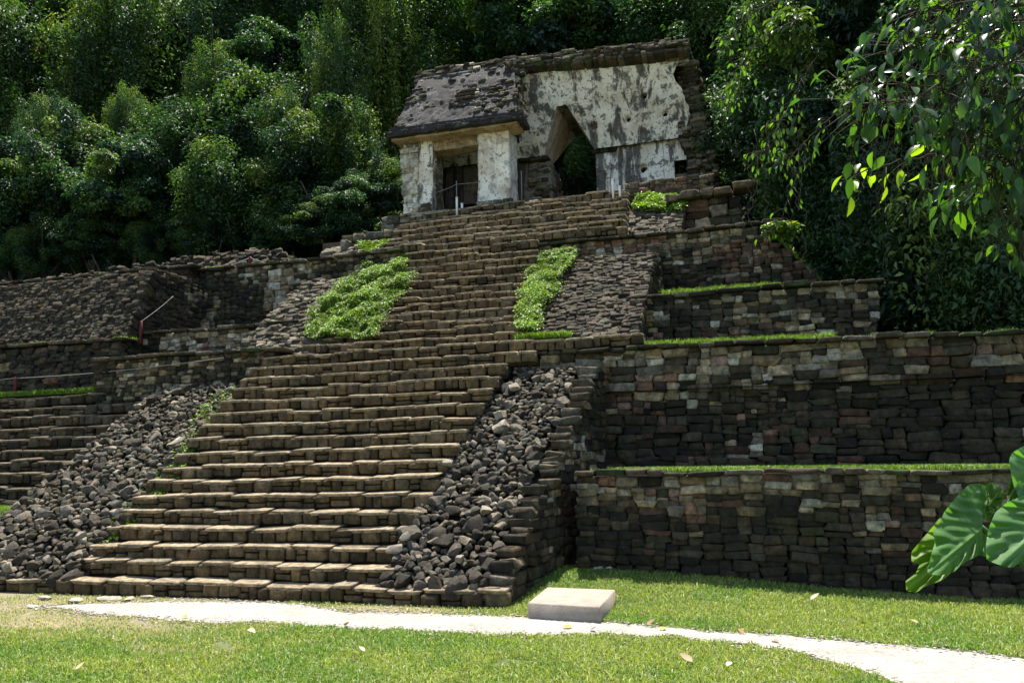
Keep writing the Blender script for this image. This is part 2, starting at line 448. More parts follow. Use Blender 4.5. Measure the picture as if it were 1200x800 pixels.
o = link('ground', raw_mesh('ground', np.stack([XX, YY, ZZ], -1).reshape(-1, 3), [grid_faces(*XX.shape)], M_GROUND, gcol.reshape(-1, 3)))
tag(o, None, None, kind='structure')
# path sheet
ux = np.linspace(PBt[0, 0], 2.6, 420); tt = np.linspace(0, 1, 14)
PX = np.repeat(ux[:, None], 14, 1)
lo, hi = pbot(ux), ptop(ux)
wob = (noise(ux*3.1, lo*3, 0, 9)-.5)*.14+(noise(ux*13, lo*9, 0, 19)-.5)*.11
PY = lo[:, None]+wob[:, None]*.8+(hi-lo)[:, None]*tt
PZ = gz(PX, PY)+.006+.012*np.sin(tt*math.pi)[None]
o = link('path', raw_mesh('path', np.stack([PX, PY, PZ], -1).reshape(-1, 3), [grid_faces(420, 14)], M_PATH)); tag(o, None, None, kind='structure')
# wooded hill behind (behind and beside the pyramid)
hx = np.linspace(-80, 60, 90); hy = np.linspace(12.7, 75, 60); HX, HY = np.meshgrid(hx, hy, indexing='ij')
HZ = 2.6+np.clip(HY-22, 0, 60)*.78+(fbm(HX*.12, HY*.12, 0, 2)-.5)*3*sm(HY, 22, 30)
o = link('hill', raw_mesh('hill', np.stack([HX, HY, HZ], -1).reshape(-1, 3), [grid_faces(*HX.shape)], M_SOIL)); tag(o, None, None, kind='structure')

# ------------------------------------------------------------------ the pyramid
RISE = .206
def step_y(n):
    if n <= 17: return 9.22+(n-1)*.2222
    if n <= 29: return float(np.interp(n, [18, 20, 23, 26, 29], [13.18, 13.78, 14.72, 15.42, 16.02]))
    return float(np.interp(n, [30, 36], [16.22, 17.95]))
pyr = thing('stepped_pyramid', 'tall grey stone stepped pyramid carrying the ruined plastered temple, with a broad central staircase', 'pyramid', (-5, 12, 0))
core = MB()
mk = (.03, .027, .02)
core.box(-2.35, 9, 10.9, 13.3, -.3, 1.38, mk)                    # tier 1
core.box(-8.9, 9, 12.95, 20.5, -.3, 3.19, mk)                     # tier 2
core.box(-12.1, -8.9, 12.98, 20.5, -.3, 3.5, mk)
core.box(-13.4, 1.6, 14.42, 20.4, 3.1, 4.27, mk)                 # tier 3
core.prism([(-13.5, 4.2), (1.1, 4.2), (.98, 4.7), (.2, 5.75), (-.6, 5.85), (-13.5, 5.95)], 16.3, 20.3, mk)     # tier 4
core.box(-1.75, -.4, 17.72, 20.2, 5.8, 6.85, mk)                 # tier 5 right
core.box(-10.0, -1.7, 17.6, 20.3, 5.8, 6.8, mk)
core.box(-8.75, -1.0, 18.35, 24.2, 5.8, 7.5, mk)                   # temple platform
core.build('rubble_core', M_MORTAR, pyr, smooth=False)

STEPC = col_simple([(BROWN*1.15, 6), (TAN*.7, 3), (BROWN*.9+GREY*.15, 4), (BROWN*.65, 3)])
STEPD = col_simple([(GREY*.8+BROWN*.3, 4), (BROWN*1.2, 4), (TAN*.7, 3), (BROWN*.7, 3)])
def make_step(n, x0, x1, parent, y=None, z=None, colf=STEPC, rough=1., rise=RISE, run=.24, mat=None, seedk=0, worn=1.):
    y = step_y(n) if y is None else y; z = RISE*n if z is None else z
    L = x1-x0; mb = MB(); rg = np.random.default_rng(500+n+seedk)
    # core
    mb.box(x0+.03, x1-.03, y+.13, y+run+.35, z-rise-.02, z-.03, (.06, .05, .035))
    # irregular edge line shared by the courses of one step
    def ez(X): return (fbm(X*1.5+n*3.7, n*1.1, 0, 11)-.5)*.09*rough + (noise(X*4.1+n, n, 0, 12)-.5)*.026*rough
    def ey(X): return (noise(X*.7+n*1.9, n, 0, 13)-.5)*.10*rough + (noise(X*3.3, n, 0, 14)-.5)*.05*rough
    # capping stones
    for (h0, h1, w0, w1, dep, typ) in ((rise-.044, rise, .25, .8, .15, 'cap'), (0.0, rise-.044, .10, .32, .10, 'low')):
        u = 0; cs = []; hs = []
        while u < L:
            w_ = min(rg.uniform(w0, w1), L-u)
            if L-u-w_ < .12: w_ = L-u
            X = x0+u+w_/2
            hh = (h1-h0)/2
            if typ == 'low' and rg.random() < .3:
                f = rg.uniform(.4, .6)
                for (a0, a1) in ((0, f), (f, 1)):
                    cs.append((X, y+ey(X)+dep+.012+rg.normal(0, .012), z-rise+(a0+a1)/2*2*hh+ez(X)*.7)); hs.append((w_/2-.005, hh*(a1-a0)-.004, dep))
            else:
                dz = rg.uniform(-.005, .005)*rough
                hcap = hh*(1.15 if typ == 'cap' else 1)
                cs.append((X, y+ey(X)+dep+rg.normal(0, .008)*rough+(0 if typ == 'cap' else .010), z-rise+(h0+h1)/2+ez(X)+dz-(.012 if typ == 'cap' else 0)))
                hs.append((w_/2-.003, hcap-.001, dep))
            u += w_
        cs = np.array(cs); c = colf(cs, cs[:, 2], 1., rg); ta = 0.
        if typ == 'cap': c = c*.6+np.array([.235, .192, .130])*worn; ta = .10  # worn pale caps, lifted further in colour to draw the sunlit rims
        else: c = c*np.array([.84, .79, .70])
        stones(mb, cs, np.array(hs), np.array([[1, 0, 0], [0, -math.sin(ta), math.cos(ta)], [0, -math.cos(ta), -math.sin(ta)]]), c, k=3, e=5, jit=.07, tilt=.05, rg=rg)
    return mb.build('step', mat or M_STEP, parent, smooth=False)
def lerp(a, b, t): return a+(b-a)*t
lower = thing('lower_staircase', None, None); lower.parent = pyr; lower.location = (0, -2.7, 0)
for n in range(1, 18):
    t = (n-1)/16
    xr = lerp(-4.52, -3.9, t**1.6); xl = lerp(-9.0, -8.35, t)
    if n == 1: xl, xr = -11.5, -3.05
    if n == 17: xl, xr = -8.35, -1.98
    if n == 16: xr = -3.6
    make_step(n, xl-.12, xr+.15, lower)
middle = thing('middle_staircase', None, None); middle.parent = pyr; middle.location = (0, 1, 3)
for n in range(18, 30):
    t = (n-18)/11
    make_step(n, lerp(-7.85, -7.2, t) if n > 18 else -7.95, lerp(-3.8, -4.3, t), middle, rough=1.45, run=(step_y(n+1)-step_y(n))+.03)
upper = thing('upper_staircase', None, None); upper.parent = pyr; upper.location = (0, 4, 6)
for n in range(30, 37):
    t = (n-30)/6
    make_step(n, lerp(-8.0, -7.95, t), lerp(-2.55, -2.75, t), upper, colf=STEPD, rough=1.3, run=.32)

def coping(x0, x1, y, z, parent, seed, colf=None, th=.036, dep=.2, slope=0.):
    rg = np.random.default_rng(seed); u = x0; cs = []; hs = []
    while u < x1:
        w_ = rg.uniform(.18, .5); X = u+w_/2
        cs.append((X, y+dep*.75+rg.normal(0, .02), z+slope*(X-x0)+(fbm(X*1.1, seed, 0, 4)-.5)*.07+rg.normal(0, .008))); hs.append((w_/2+.004, th*rg.uniform(.7, 1.2), dep)); u += w_
    cs = np.array(cs); mb = MB(); rgc = np.random.default_rng(seed+1)
    c = (colf or col_simple([(DGREY, 5), (DARK*1.3, 3), (GREY*.8, 2), (MOSS*1.3, 2)]))(cs, cs[:, 2], 1, rgc)
    stones(mb, cs, np.array(hs), np.array([[1, 0, 0], [0, 0, 1], [0, -1, 0]]), c, k=3, e=5, jit=.09, tilt=.05, rg=rg)
    return mb.build('coping', M_STONE, parent, smooth=False)
X_, Z_, NF = (1, 0, 0), (0, .06, 1), (0, -1, .06)
def front_wall(name, x0, x1, y, z0, z1, seed, colf, h=(.07, .15), w=(.11, .34), batter=.06, cop=True, slope=0., parent=None, **kw):
    """wall facing the lawn; y is its face at the top"""
    H = z1-z0
    ow = wall(name, (x0, y-batter*H, z0), (1, 0, slope), (0, batter, 1), (0, -1, batter), x1-x0, H-.03, parent or pyr, M_STONE, colf, h=h, w=w, seed=seed, **kw)
    if cop: coping(x0-.02, x1+.02, y-.05, z1, ow, seed+90, slope=slope)
    return ow
front_wall('terrace_wall', -2.45, 7.5, 10.8, -.15, 1.43, 21, col_wall(.78, .30, .07, 21, .9, .62), h=(.035, .125), w=(.06, .34), slope=-.008)
front_wall('terrace_wall', -3.5, 7.5, 12.8, 1.25, 3.27, 22, col_wall(.80, .3, .07, 25, .8, .62), h=(.035, .14), w=(.065, .42), slope=-.012, batter=.04)
front_wall('terrace_wall', -2.2, 1.66, 14.3, 3.15, 4.33, 23, col_wall(.58, .15, .22, 23, .9, .1), h=(.045, .12), w=(.08, .28), slope=-.01)
front_wall('terrace_wall', -4.3, 1.05, 16.2, 4.2, 5.90, 24, col_wall(.60, .25, .20, 24, .9, .6), h=(.045, .12), w=(.08, .28), cop=False, slope=-.006,
           top=lambda u: 1.66 if u < 4.35 else (1.66-(u-4.35)*1.25 if u < 5.2 else .45))
coping(-4.5, .05, 16.14, 5.90, pyr, 140)
front_wall('terrace_wall', -1.75, -.42, 17.6, 5.85, 6.95, 26, col_wall(.65, .35, .2, 26, 1.2, .2), h=(.12, .26), w=(.2, .5), cop=False)
# rounded heavy moulding over the upper right block
mb = MB(); rg = np.random.default_rng(3); cs = []; hs = []
u = -1.9
while u < -.3:
    w_ = rg.uniform(.25, .5); cs.append((u+w_/2, 17.62, 7.0+rg.normal(0, .02))); hs.append((w_/2, .085, .26)); u += w_
cs = np.array(cs); stones(mb, cs, np.array(hs), np.array([[1, 0, 0], [0, 0, 1], [0, -1, 0]]), pick(len(cs), [(GREY, 2), (TAN*.6, 2), (BROWN, 2), (MOSS*2, 1)], rg), k=3, e=5, jit=.12, rg=rg)
mb.build('moulding', M_STONE, pyr, smooth=False)
# left tiers
front_wall('terrace_wall', -12.1, -8.3, 12.9, 2.85, 3.62, 31, col_wall(.85, .1, .02, 31, .9, 0.), h=(.04, .09), w=(.08, .22))
front_wall('terrace_wall', -12.4, -8.1, 14.3, 3.45, 4.33, 32, col_wall(.42, .75, .03, 32, 1.1, .0), h=(.06, .13), w=(.1, .26))
front_wall('terrace_wall', -14.6, -7.3, 16.2, 4.2, 6.06, 33, col_wall(.66, .3, .02, 36, .8, .05), h=(.06, .13), w=(.09, .24), k=2)
# plaster-coloured patch of squared pale stones on that wall
mb = MB(); wall('', (-10.55, 16.05, 4.95), X_, (0, .05, 1), (0, -1, .05), .62, .95, None, None, col_simple([(TAN*1.3, 3), (PALE*.9, 2), (BROWN*1.3, 2)]), h=(.09, .18), w=(.14, .36), seed=77, mb=mb)
mb.build('pale_stone_patch', M_STEP, pyr, smooth=False)
# upper left shelf beside the top stairs
a0, a1 = W(397, 270, 17.3), W(480, 258, 17.3)
front_wall('terrace_wall', a0[0], -7.9, 17.45, 6.75, a0[2]-.03, 34, col_simple([(TAN*.9, 3), (PALE*.7, 2), (GREY, 3), (DGREY, 2)]), h=(.10, .16), w=(.2, .45), cop=False, k=3)
front_wall('terrace_wall', a0[0]+.12, -9.2, 17.2, 5.95, 6.78, 35, col_simple([(GREY, 4), (PALE*.7, 1), (DGREY, 3)]), h=(.2, .34), w=(.2, .4), cop=False)
wall('rubble_slope', (-9.75, 16.5, 6.02), X_, (0, .85, .6), (0, -.6, .85), 1.95, 1.15, pyr, M_STONE, col_simple([(GREY*1.3, 4), (DGREY, 4), (PALE*.6, 1)]), h=(.08, .16), w=(.12, .4), seed=36, k=3, e=5, proud=.05, jit=.14)
# base course under the temple
def platform_edge(): 
    b0, b1 = W(455, 256, 18.3), W(605, 229, 18.3)
    ow = front_wall('platform_wall', -8.78, -5.2, 18.3, 7.02, 7.56, 37, col_simple([(GREY*1.2, 3), (PALE*.7, 2), (DGREY, 2), (TAN*.8, 2)]), h=(.07, .12), w=(.14, .4), cop=False)
    ow = front_wall('platform_wall', -5.3, -2.6, 18.36, 7.25, 7.58, 38, col_simple([(TAN*1.1, 3), (PALE*.8, 3), (GREY, 3), (BROWN, 2)]), h=(.06, .11), w=(.14, .4), cop=False)
    ow = front_wall('platform_wall', -2.85, -.95, 18.34, 6.9, 7.72, 39, col_simple([(BROWN*1.2, 4), (PINK*.8, 3), (TAN*.8, 2), (DGREY, 3)]), h=(.07, .13), w=(.12, .3), cop=False)
platform_edge()

# --- rubble ramps (balustrades) : masonry bodies
def slope_pt(Y, off=0.): return RISE*(1+(Y-9.22)/.2222)+off
rr = MB()
rr.taper([(9.3, -.2), (9.3, .12), (12.75, 2.95), (12.95, 2.95), (12.95, -.2)], lambda Y: -4.45, lambda Y: lerp(-3.12, -2.56, (Y-9.3)/3.5), mk)
ramp_r = rr.build('ramp_body', M_MORTAR, pyr, smooth=False)
# outer side wall facing right
def side_mask(y0, z0, y1, z1): return lambda u, v: (v < z0+(z1-z0)*(u)/(y1-y0)-.03)
ow = wall('ramp_side_wall', (-2.98, 9.24, -.1), (.17, 1, 0), (-.02, 0, 1), (1, -.17, .02), 3.65, 3.1, pyr, M_STONE, col_wall(.82, .15, .02, 41, 1.1, 0.), h=(.07, .15), w=(.1, .28), seed=41, mask=side_mask(0, .33, 3.6, 3.12))
# stacked edge stones along the right edge of the ramp
mb = MB(); cs = []; hs = []; rg = np.random.default_rng(8)
Y = 9.3
while Y < 12.75:
    t = (Y-9.3)/3.4; hh_ = rg.uniform(.042, .078); w_ = rg.uniform(.11, .2)
    cs.append((lerp(-3.0, -2.47, t)-w_*.8+rg.normal(0, .03), Y+.08+rg.normal(0, .015), .16+t*2.83+rg.normal(0, .012))); hs.append((w_, hh_, .16)); Y += hh_*1.75*1.2
cs = np.array(cs); stones(mb, cs, np.array(hs), np.array([[1, 0, 0], [0, 0, 1], [0, -1, 0]]), pick(len(cs), [(GREY*.8, 3), (DGREY, 5), (DARK, 2), (TAN*.6, 1)], rg), k=3, e=5, jit=.16, tilt=.2, rg=rg)
mb.build('ramp_edge_stones', M_STONE, pyr, smooth=False)
# front kerb of the ramp (bottom row continues step one)
lr = MB(); lr.prismx([(9.35, -.2), (9.35, .15), (12.75, 3.0), (13.1, 3.0), (13.1, -.2)], -10.6, -8.85, mk)
lr.prismx([(9.35, -.2), (9.35, .15), (11.2, 1.6), (13.1, 1.6), (13.1, -.2)], -11.2, -10.6, mk)
lr.build('ramp_body', M_MORTAR, pyr, smooth=False)

# middle right ramp: laid stone slope and its right side
mr = MB(); mr.prismx([(13.1, 3.1), (13.1, 3.42), (15.95, 5.45), (16.3, 5.45), (16.3, 3.1)], -4.1, -2.12, mk); mr.build('ramp_body', M_MORTAR, pyr, smooth=False)
wall('ramp_face', (-3.95, 13.0, 3.42), X_, (0, 2.85, 2.05), (0, -2.05, 2.85), 1.98, 3.5, pyr, M_STONE, col_simple([(GREY*.55, 3), (DGREY*.9, 6), (DARK*1.3, 4), (TAN*.3, 1)]), h=(.035, .085), w=(.07, .2), seed=43, k=3, e=5, proud=.03, jit=.14, tilt=.12)
wall('ramp_side_wall', (-2.0, 13.05, 3.2), (.05, 1, 0), (-.01, 0, 1), (1, -.05, 0), 3.1, 2.4, pyr, M_STONE, col_wall(.85, .1, .03, 44, 1.1, 0.), h=(.06, .12), w=(.09, .24), seed=44, mask=side_mask(0, .25, 2.9, 2.3))
# middle left ramp
ml = MB(); ml.prismx([(13.1, 3.0), (13.1, 3.38), (15.95, 5.5), (16.3, 5.5), (16.3, 3.0)], -9.35, -7.7, mk); ml.build('ramp_body', M_MORTAR, pyr, smooth=False)
wall('ramp_face', (-9.45, 13.0, 3.40), X_, (0, 2.85, 2.12), (0, -2.12, 2.85), 1.9, 3.5, pyr, M_STONE, col_simple([(GREY*.9, 4), (GREY*.6, 4), (DGREY, 4), (PALE*.35, 1)]), h=(.04, .09), w=(.08, .24), seed=45, k=3, e=5, proud=.05, jit=.16, tilt=.14)
wall('ramp_face', (-10.5, 13.05, 3.30), X_, (0, 2.0, 1.0), (0, -1.0, 2.0), 1.15, 1.55, pyr, M_STONE, col_simple([(GREY*.9, 4), (GREY*.6, 4), (DGREY, 4), (PALE*.35, 1)]), h=(.06, .12), w=(.10, .3), seed=46, k=3, e=5, proud=.05, jit=.16, tilt=.14)
# upper right small ramp
ur = MB(); ur.prismx([(16.6, 5.8), (16.6, 6.0), (17.7, 6.85), (18.2, 6.85), (18.2, 5.8)], -2.75, -1.55, mk); ur.build('ramp_body', M_MORTAR, pyr, smooth=False)
wall('ramp_face', (-2.75, 16.55, 6.0), X_, (0, 1.1, .85), (0, -.85, 1.1), 1.2, 1.25, pyr, M_STONE, col_simple([(GREY*.9, 5), (GREY*.6, 4), (DGREY, 3)]), h=(.05, .10), w=(.1, .28), seed=47, k=3, e=5, proud=.04, jit=.16, tilt=.14)
wall('ramp_side_wall', (-1.53, 16.6, 5.85), (0, 1, 0), Z_[:0] + (0, 0, 1), (1, 0, 0), 1.2, 1.1, pyr, M_STONE, col_wall(.85, .1, .03, 48, 1.1, 0.), h=(.08, .14), w=(.1, .3), seed=48, mask=side_mask(0, .15, 1.1, 1.0))

# ------------------------------------------------------------------ neighbouring platform on the left
plat = thing('stone_platform', 'low dark grey stone platform with its own narrow steps, left of the stepped pyramid', 'platform', (-16, 14, 0))
core = MB()
core.box(-30, -10.9, 11.4, 14, -.3, .9, mk); core.box(-30, -12.05, 13.05, 20, -.3, 3.0, mk); core.box(-30, -12.15, 13.6, 20, 2.9, 3.9, mk)
core.box(-30, -13.6, 15.7, 20.5, 3.8, 5.3, mk); core.box(-30, -13.1, 16.35, 20.5, 5, 6.0, mk); core.box(-30, -11.2, 17.7, 20.8, 5.9, 6.6, mk)
core.build('rubble_core', M_MORTAR, plat, smooth=False)
DK = col_simple([(DGREY, 5), (GREY*.7, 3), (DARK*1.4, 3), (BROWN*.6, 2)])
lst = thing('side_staircase', None, None); lst.parent = plat; lst.location = (4, -2, 1)
for i in range(1, 11):
    t = (i-1)/9
    make_step(60+i, -16.5, lerp(-10.9, -10.3, t), lst, y=11.2+t*1.68, z=.95+i*.206, colf=DK, rough=1.2, run=.2, worn=.45)  # cap colour lifted less, so these painted rims stay dim
def lw(*a, **k): return front_wall(*a, parent=plat, **k)
lw('platform_wall', -18.5, -11.95, 13.35, 2.9, 4.08, 51, col_wall(.85, .08, .02, 51, .9, 0.), h=(.06, .14), w=(.1, .3), batter=.25, k=3, proud=.05, jit=.15)
core2 = MB(); core2.box(-30, -12.4, 14.62, 16.2, 3.8, 5.58, mk); core2.box(-30, -12.4, 14.15, 14.65, 3.8, 4.7, mk); core2.build('rubble_core', M_MORTAR, plat, smooth=False)
wall('platform_side', (-12.22, 13.7, 3.8), (0, 1, 0), (0, 0, 1), (1, 0, 0), 2.5, 1.95, plat, M_STONE, col_wall(.85, .1, .02, 57, 1., 0.), h=(.05, .11), w=(.08, .25), seed=57, mask=lambda u, v: v < .25+u*2.2)
wall('rubble_slope', (-21, 13.65, 4.05), X_, (0, .75, 1.6), (0, -1.6, .75), 8.85, 1.78, plat, M_STONE, col_simple([(GREY*.55, 2), (DGREY, 5), (DARK*1.3, 5), (BROWN*.4, 2)]), h=(.04, .09), w=(.07, .22), seed=52, k=3, e=5, proud=.022, jit=.15, tilt=.08)
lw('platform_wall', -22, -12.5, 15.95, 5.45, 6.12, 53, col_wall(.8, .15, .02, 53, .9, 0.), h=(.06, .12), w=(.1, .28), batter=.1, proud=.04)
wall('rubble_slope', (-23, 17.0, 6.05), X_, (0, .75, .8), (0, -.8, .75), 12.2, 1.15, plat, M_STONE, col_simple([(GREY*.55, 2), (DGREY, 5), (DARK*1.3, 5), (BROWN*.4, 2)]), h=(.05, .11), w=(.08, .3), seed=54, k=3, e=5, proud=.09, jit=.2, tilt=.25,
     top=lambda u: .78+.35*float(sm(u, 6, 10.3))*(1-float(sm(u, 10.8, 12.2)))+.12*float(noise(u*1.7, 3)))

# ------------------------------------------------------------------ the temple
tem = thing('ruined_temple', 'ruined white plastered temple with half a dark roof and a pointed opening, atop the pyramid', 'temple', (-5, 19, 7.5))
ZF = 7.5
def patch(name, fxl, fxr, z0, z1, fy, mat, parent, nu=40, nv=30, amp=.03, seed=1, holes=(), depth=None):
    """plastered face: grid between left/right profiles, displaced, with real holes"""
    v = np.linspace(0, 1, nv); Zr = z0+(z1-z0)*v
    xl = np.array([fxl(z) for z in Zr]); xr = np.array([fxr(z) for z in Zr]); u = np.linspace(0, 1, nu)
    X = xl[:, None]+(xr-xl)[:, None]*u; Z = np.repeat(Zr[:, None], nu, 1)
    Y = np.array([[fy(x, z) for x, z in zip(a, b)] for a, b in zip(X, Z)])
    Y = Y-(fbm(X*2.2, Z*2.2, 0, seed)-.5)*2*amp-(fbm(X*9, Z*9, 0, seed+3)-.5)*amp*.8
    for (hx_, hz_, r) in holes:
        d = np.hypot(X-hx_, (Z-hz_)*.9); Y = Y+.35*(1-sm(d, r*.75, r*1.15))
    mb = MB(); mb.add(np.stack([X, Y, Z], -1).reshape(-1, 3), [grid_faces(nv, nu)])
    if depth:   # side returns at left and right
        for col in (0, -1):
            yy = np.linspace(0, 1, 12)
            PX = np.repeat(X[:, col:col+1] if col == 0 else X[:, -1:], 12, 1); PZ = np.repeat(Zr[:, None], 12, 1)
            PY = (Y[:, 0] if col == 0 else Y[:, -1])[:, None]*(1-yy)+depth*yy
            PX = PX+(fbm(PY*3, PZ*3, 0, seed+8)-.5)*.06*np.sin(np.clip(yy*8, 0, math.pi/2))[None]
            mb.add(np.stack([PX, PY, PZ], -1).reshape(-1, 3), [grid_faces(nv, 12)])
    return mb.build(name, mat, parent)
# -- front piers
def pier(x0, x1, y0, y1, z0, z1, mat, seed):
    """rounded-corner plastered pier, all four sides"""
    nz = 26; zz = np.linspace(z0, z1, nz); loop = []
    for (ax, ay, bx, by) in ((x0, y0, x1, y0), (x1, y0, x1, y1), (x1, y1, x0, y1), (x0, y1, x0, y0)):
        for q in np.linspace(0, 1, 14, endpoint=False): loop.append((lerp(ax, bx, q), lerp(ay, by, q)))
    loop = np.array(loop); c = loop.mean(0); m = len(loop)
    V = np.zeros((nz, m, 3))
    for i, z in enumerate(zz):
        d = (fbm(loop[:, 0]*3, loop[:, 1]*3, z*2.5, seed)-.5)*.09+(fbm(loop[:, 0]*9, loop[:, 1]*9, z*9, seed)-.5)*.05
        dirn = (loop-c)/np.linalg.norm(loop-c, axis=1)[:, None]
        V[i, :, :2] = loop+dirn*d[:, None]; V[i, :, 2] = z
    F = [(i*m+j, i*m+(j+1) % m, (i+1)*m+(j+1) % m, (i+1)*m+j) for i in range(nz-1) for j in range(m)]
    mb = MB(); mb.add(V.reshape(-1, 3), [np.array(F), np.array([list(range((nz-1)*m, nz*m))])])
    return mb.build('pier', mat, tem)
pr = pier(-6.52, -5.72, 18.9, 19.6, ZF, 9.58, M_PLASTERC, 3); pr['label'] = 'clean cream plastered pier'
pl = pier(-8.5, -7.72, 18.9, 19.6, ZF, 9.56, M_PLASTER, 4); pl['label'] = 'pier with half its plaster lost'
# exposed stones: left strip and foot of the left pier, foot of right pier
mb = MB()
wall('', (-8.54, 18.86, 7.52), X_, (0, 0, 1), (0, -1, 0), .42, 1.88, None, None, col_simple([(PALE*1.6, 5), (PALE*1.3, 2), (TAN*1.5, 1)]), h=(.1, .3), w=(.18, .42), seed=61, mb=mb, depth=.06, proud=.008)
wall('', (-8.15, 18.87, 7.52), X_, (0, 0, 1), (0, -1, 0), .42, .42, None, None, col_simple([(GREY*1.2, 4), (PALE*.8, 2), (DGREY, 2)]), h=(.1, .2), w=(.15, .3), seed=62, mb=mb, depth=.06, proud=.01)
wall('', (-7.70, 18.95, 7.52), (0, 1, 0), (0, 0, 1), (1, 0, 0), .6, 1.85, None, None, col_simple([(GREY*1.2, 4), (PALE*.7, 3), (TAN*.7, 2)]), h=(.07, .13), w=(.14, .3), seed=63, mb=mb, depth=.05, proud=.008)
mb.build('exposed_stones', M_STEP, pl)
mb = MB()
wall('', (-6.53, 18.86, 7.5), X_, (0, 0, 1), (0, -1, 0), .84, .32, None, None, col_simple([(GREY*1.2, 4), (PALE*.8, 3), (DGREY, 2)]), h=(.08, .14), w=(.12, .26), seed=64, mb=mb, depth=.06, proud=.012)
mb.build('exposed_stones', M_STEP, pr)
# -- lintel, soffit, eave, roof
mb = MB()
def lump_box(mb, x0, x1, y0, y1, z0, z1, seed, amp=.03, c=(.3, .25, .2)):
    nx = max(2, int((x1-x0)/.09)); ny = max(2, int((y1-y0)/.09)); nz = max(2, int((z1-z0)/.07))
    def face(A, B, n1, n2, O):
        a = np.linspace(0, 1, n1+1); b = np.linspace(0, 1, n2+1)
        P = np.array(O)+a[:, None, None]*np.array(A)+b[None, :, None]*np.array(B); P = P.reshape(-1, 3)
        Q = P*3.1
        for ax in range(3): P[:, ax] += (fbm(Q[:, 0]+ax*9, Q[:, 1], Q[:, 2], seed)-.5)*2*amp
        mb.add(P, [grid_faces(n1+1, n2+1)], c)
    dx, dy, dz = x1-x0, y1-y0, z1-z0
    face((dx, 0, 0), (0, 0, dz), nx, nz, (x0, y0, z0)); face((dx, 0, 0), (0, 0, dz), nx, nz, (x0, y1, z0))
    face((0, dy, 0), (0, 0, dz), ny, nz, (x0, y0, z0)); face((0, dy, 0), (0, 0, dz), ny, nz, (x1, y0, z0))
    face((dx, 0, 0), (0, dy, 0), nx, ny, (x0, y0, z0)); face((dx, 0, 0), (0, dy, 0), nx, ny, (x0, y0, z1))
lump_box(mb, -8.0, -6.2, 19.0, 19.5, 9.3, 9.6, 5, .03); mb.build('lintel', M_OCHRE, tem)
mb = MB(); lump_box(mb, -8.66, -5.42, 18.56, 19.2, 9.52, 9.60, 6, .04); mb.build('soffit', M_OCHRE, tem)
mb = MB(); lump_box(mb, -8.74, -5.28, 18.42, 19.2, 9.58, 9.70, 7, .03); lump_box(mb, -8.7, -5.34, 18.54, 19.2, 9.69, 9.83, 8, .03)
rgx = np.random.default_rng(77)
wall('', (-8.76, 18.40, 9.57), X_, (0, 0, 1), (0, -1, 0), 3.5, .13, None, None, col_simple([(DGREY*.8, 4), (DARK*1.4, 4)]), h=(.06, .09), w=(.16, .5), seed=65, mb=mb, depth=.12, proud=.03, split=0)
mb.build('eave_cornice', M_ROOF, tem)
RA, RB = np.array([18.6, 9.80]), np.array([20.1, 11.85])       # roof slope in YZ: bottom, top
rf = MB()
xl0, xl1, xr0, xr1 = -8.66, -8.5, -5.42, -5.9
nn = 46; q = np.linspace(0, 1, nn); r_ = np.linspace(0, 1, 60)
X = (lerp(xl0, xl1, q)[:, None])*(1-r_)+(lerp(xr0, xr1, q)[:, None])*r_
Y = np.repeat(lerp(RA[0], RB[0], q)[:, None], 60, 1); Z = np.repeat(lerp(RA[1], RB[1], q)[:, None], 60, 1)
d = (fbm(X*2, Z*3, 0, 71)-.5)*.08+(fbm(X*9, Z*12, 0, 72)-.5)*.09
rf.add(np.stack([X+0*d, Y-d*.8, Z+d*.6], -1).reshape(-1, 3), [grid_faces(nn, 60)])
rf.prismx([(18.62, 9.72), (20.0, 11.78), (21.6, 11.78), (21.6, 9.9), (20.35, 9.9), (20.2, 11.4), (19.9, 11.4), (19.15, 9.72)], -8.52, -5.98)
roof = rf.build('roof', M_ROOF, tem)
mb = MB()
# laid-stone texture showing through the stucco of the roof, upper band and three projecting stones
RV = np.array([0, RB[0]-RA[0], RB[1]-RA[1]]); RN = np.array([0, -(RB[1]-RA[1]), RB[0]-RA[0]])
RS = col_simple([(DGREY*.75, 6), (DARK*1.3, 4), (GREY*.8, 3), (PALE*.9, 1)])
wall('', (-8.62, 18.62, 9.84), X_, RV, RN, 3.1, 2.45, None, None, RS, h=(.05, .10), w=(.08, .22), seed=66, mb=mb, depth=.07, proud=.08, k=2, e=3, jit=.18, tilt=.15,
     mask=lambda u, v: float(fbm(u*1.7, v*2.3, 0, 88)) > .40 or v > 2.2)
wall('', (-8.62, 19.98, 11.78), X_, (0, .3, 1), (0, -1, .3), 2.75, .26, None, None, RS, h=(.06, .11), w=(.16, .4), seed=67, mb=mb, depth=.14, proud=.05, k=3, e=5)
mb.build('roof_stones', M_STONE, roof, smooth=False)
for i in range(3):
    mb = MB(); stones(mb, np.array([[-6.95+.03*i, 19.2+.09*i, 10.62+.13*i]]), np.array([[.24, .035, .12]]), np.array([[1, 0, 0], [0, 0, 1], [0, -1, 0]]), np.array([DGREY]), k=3, e=5); mb.build('projecting_stone', M_STONE, roof)
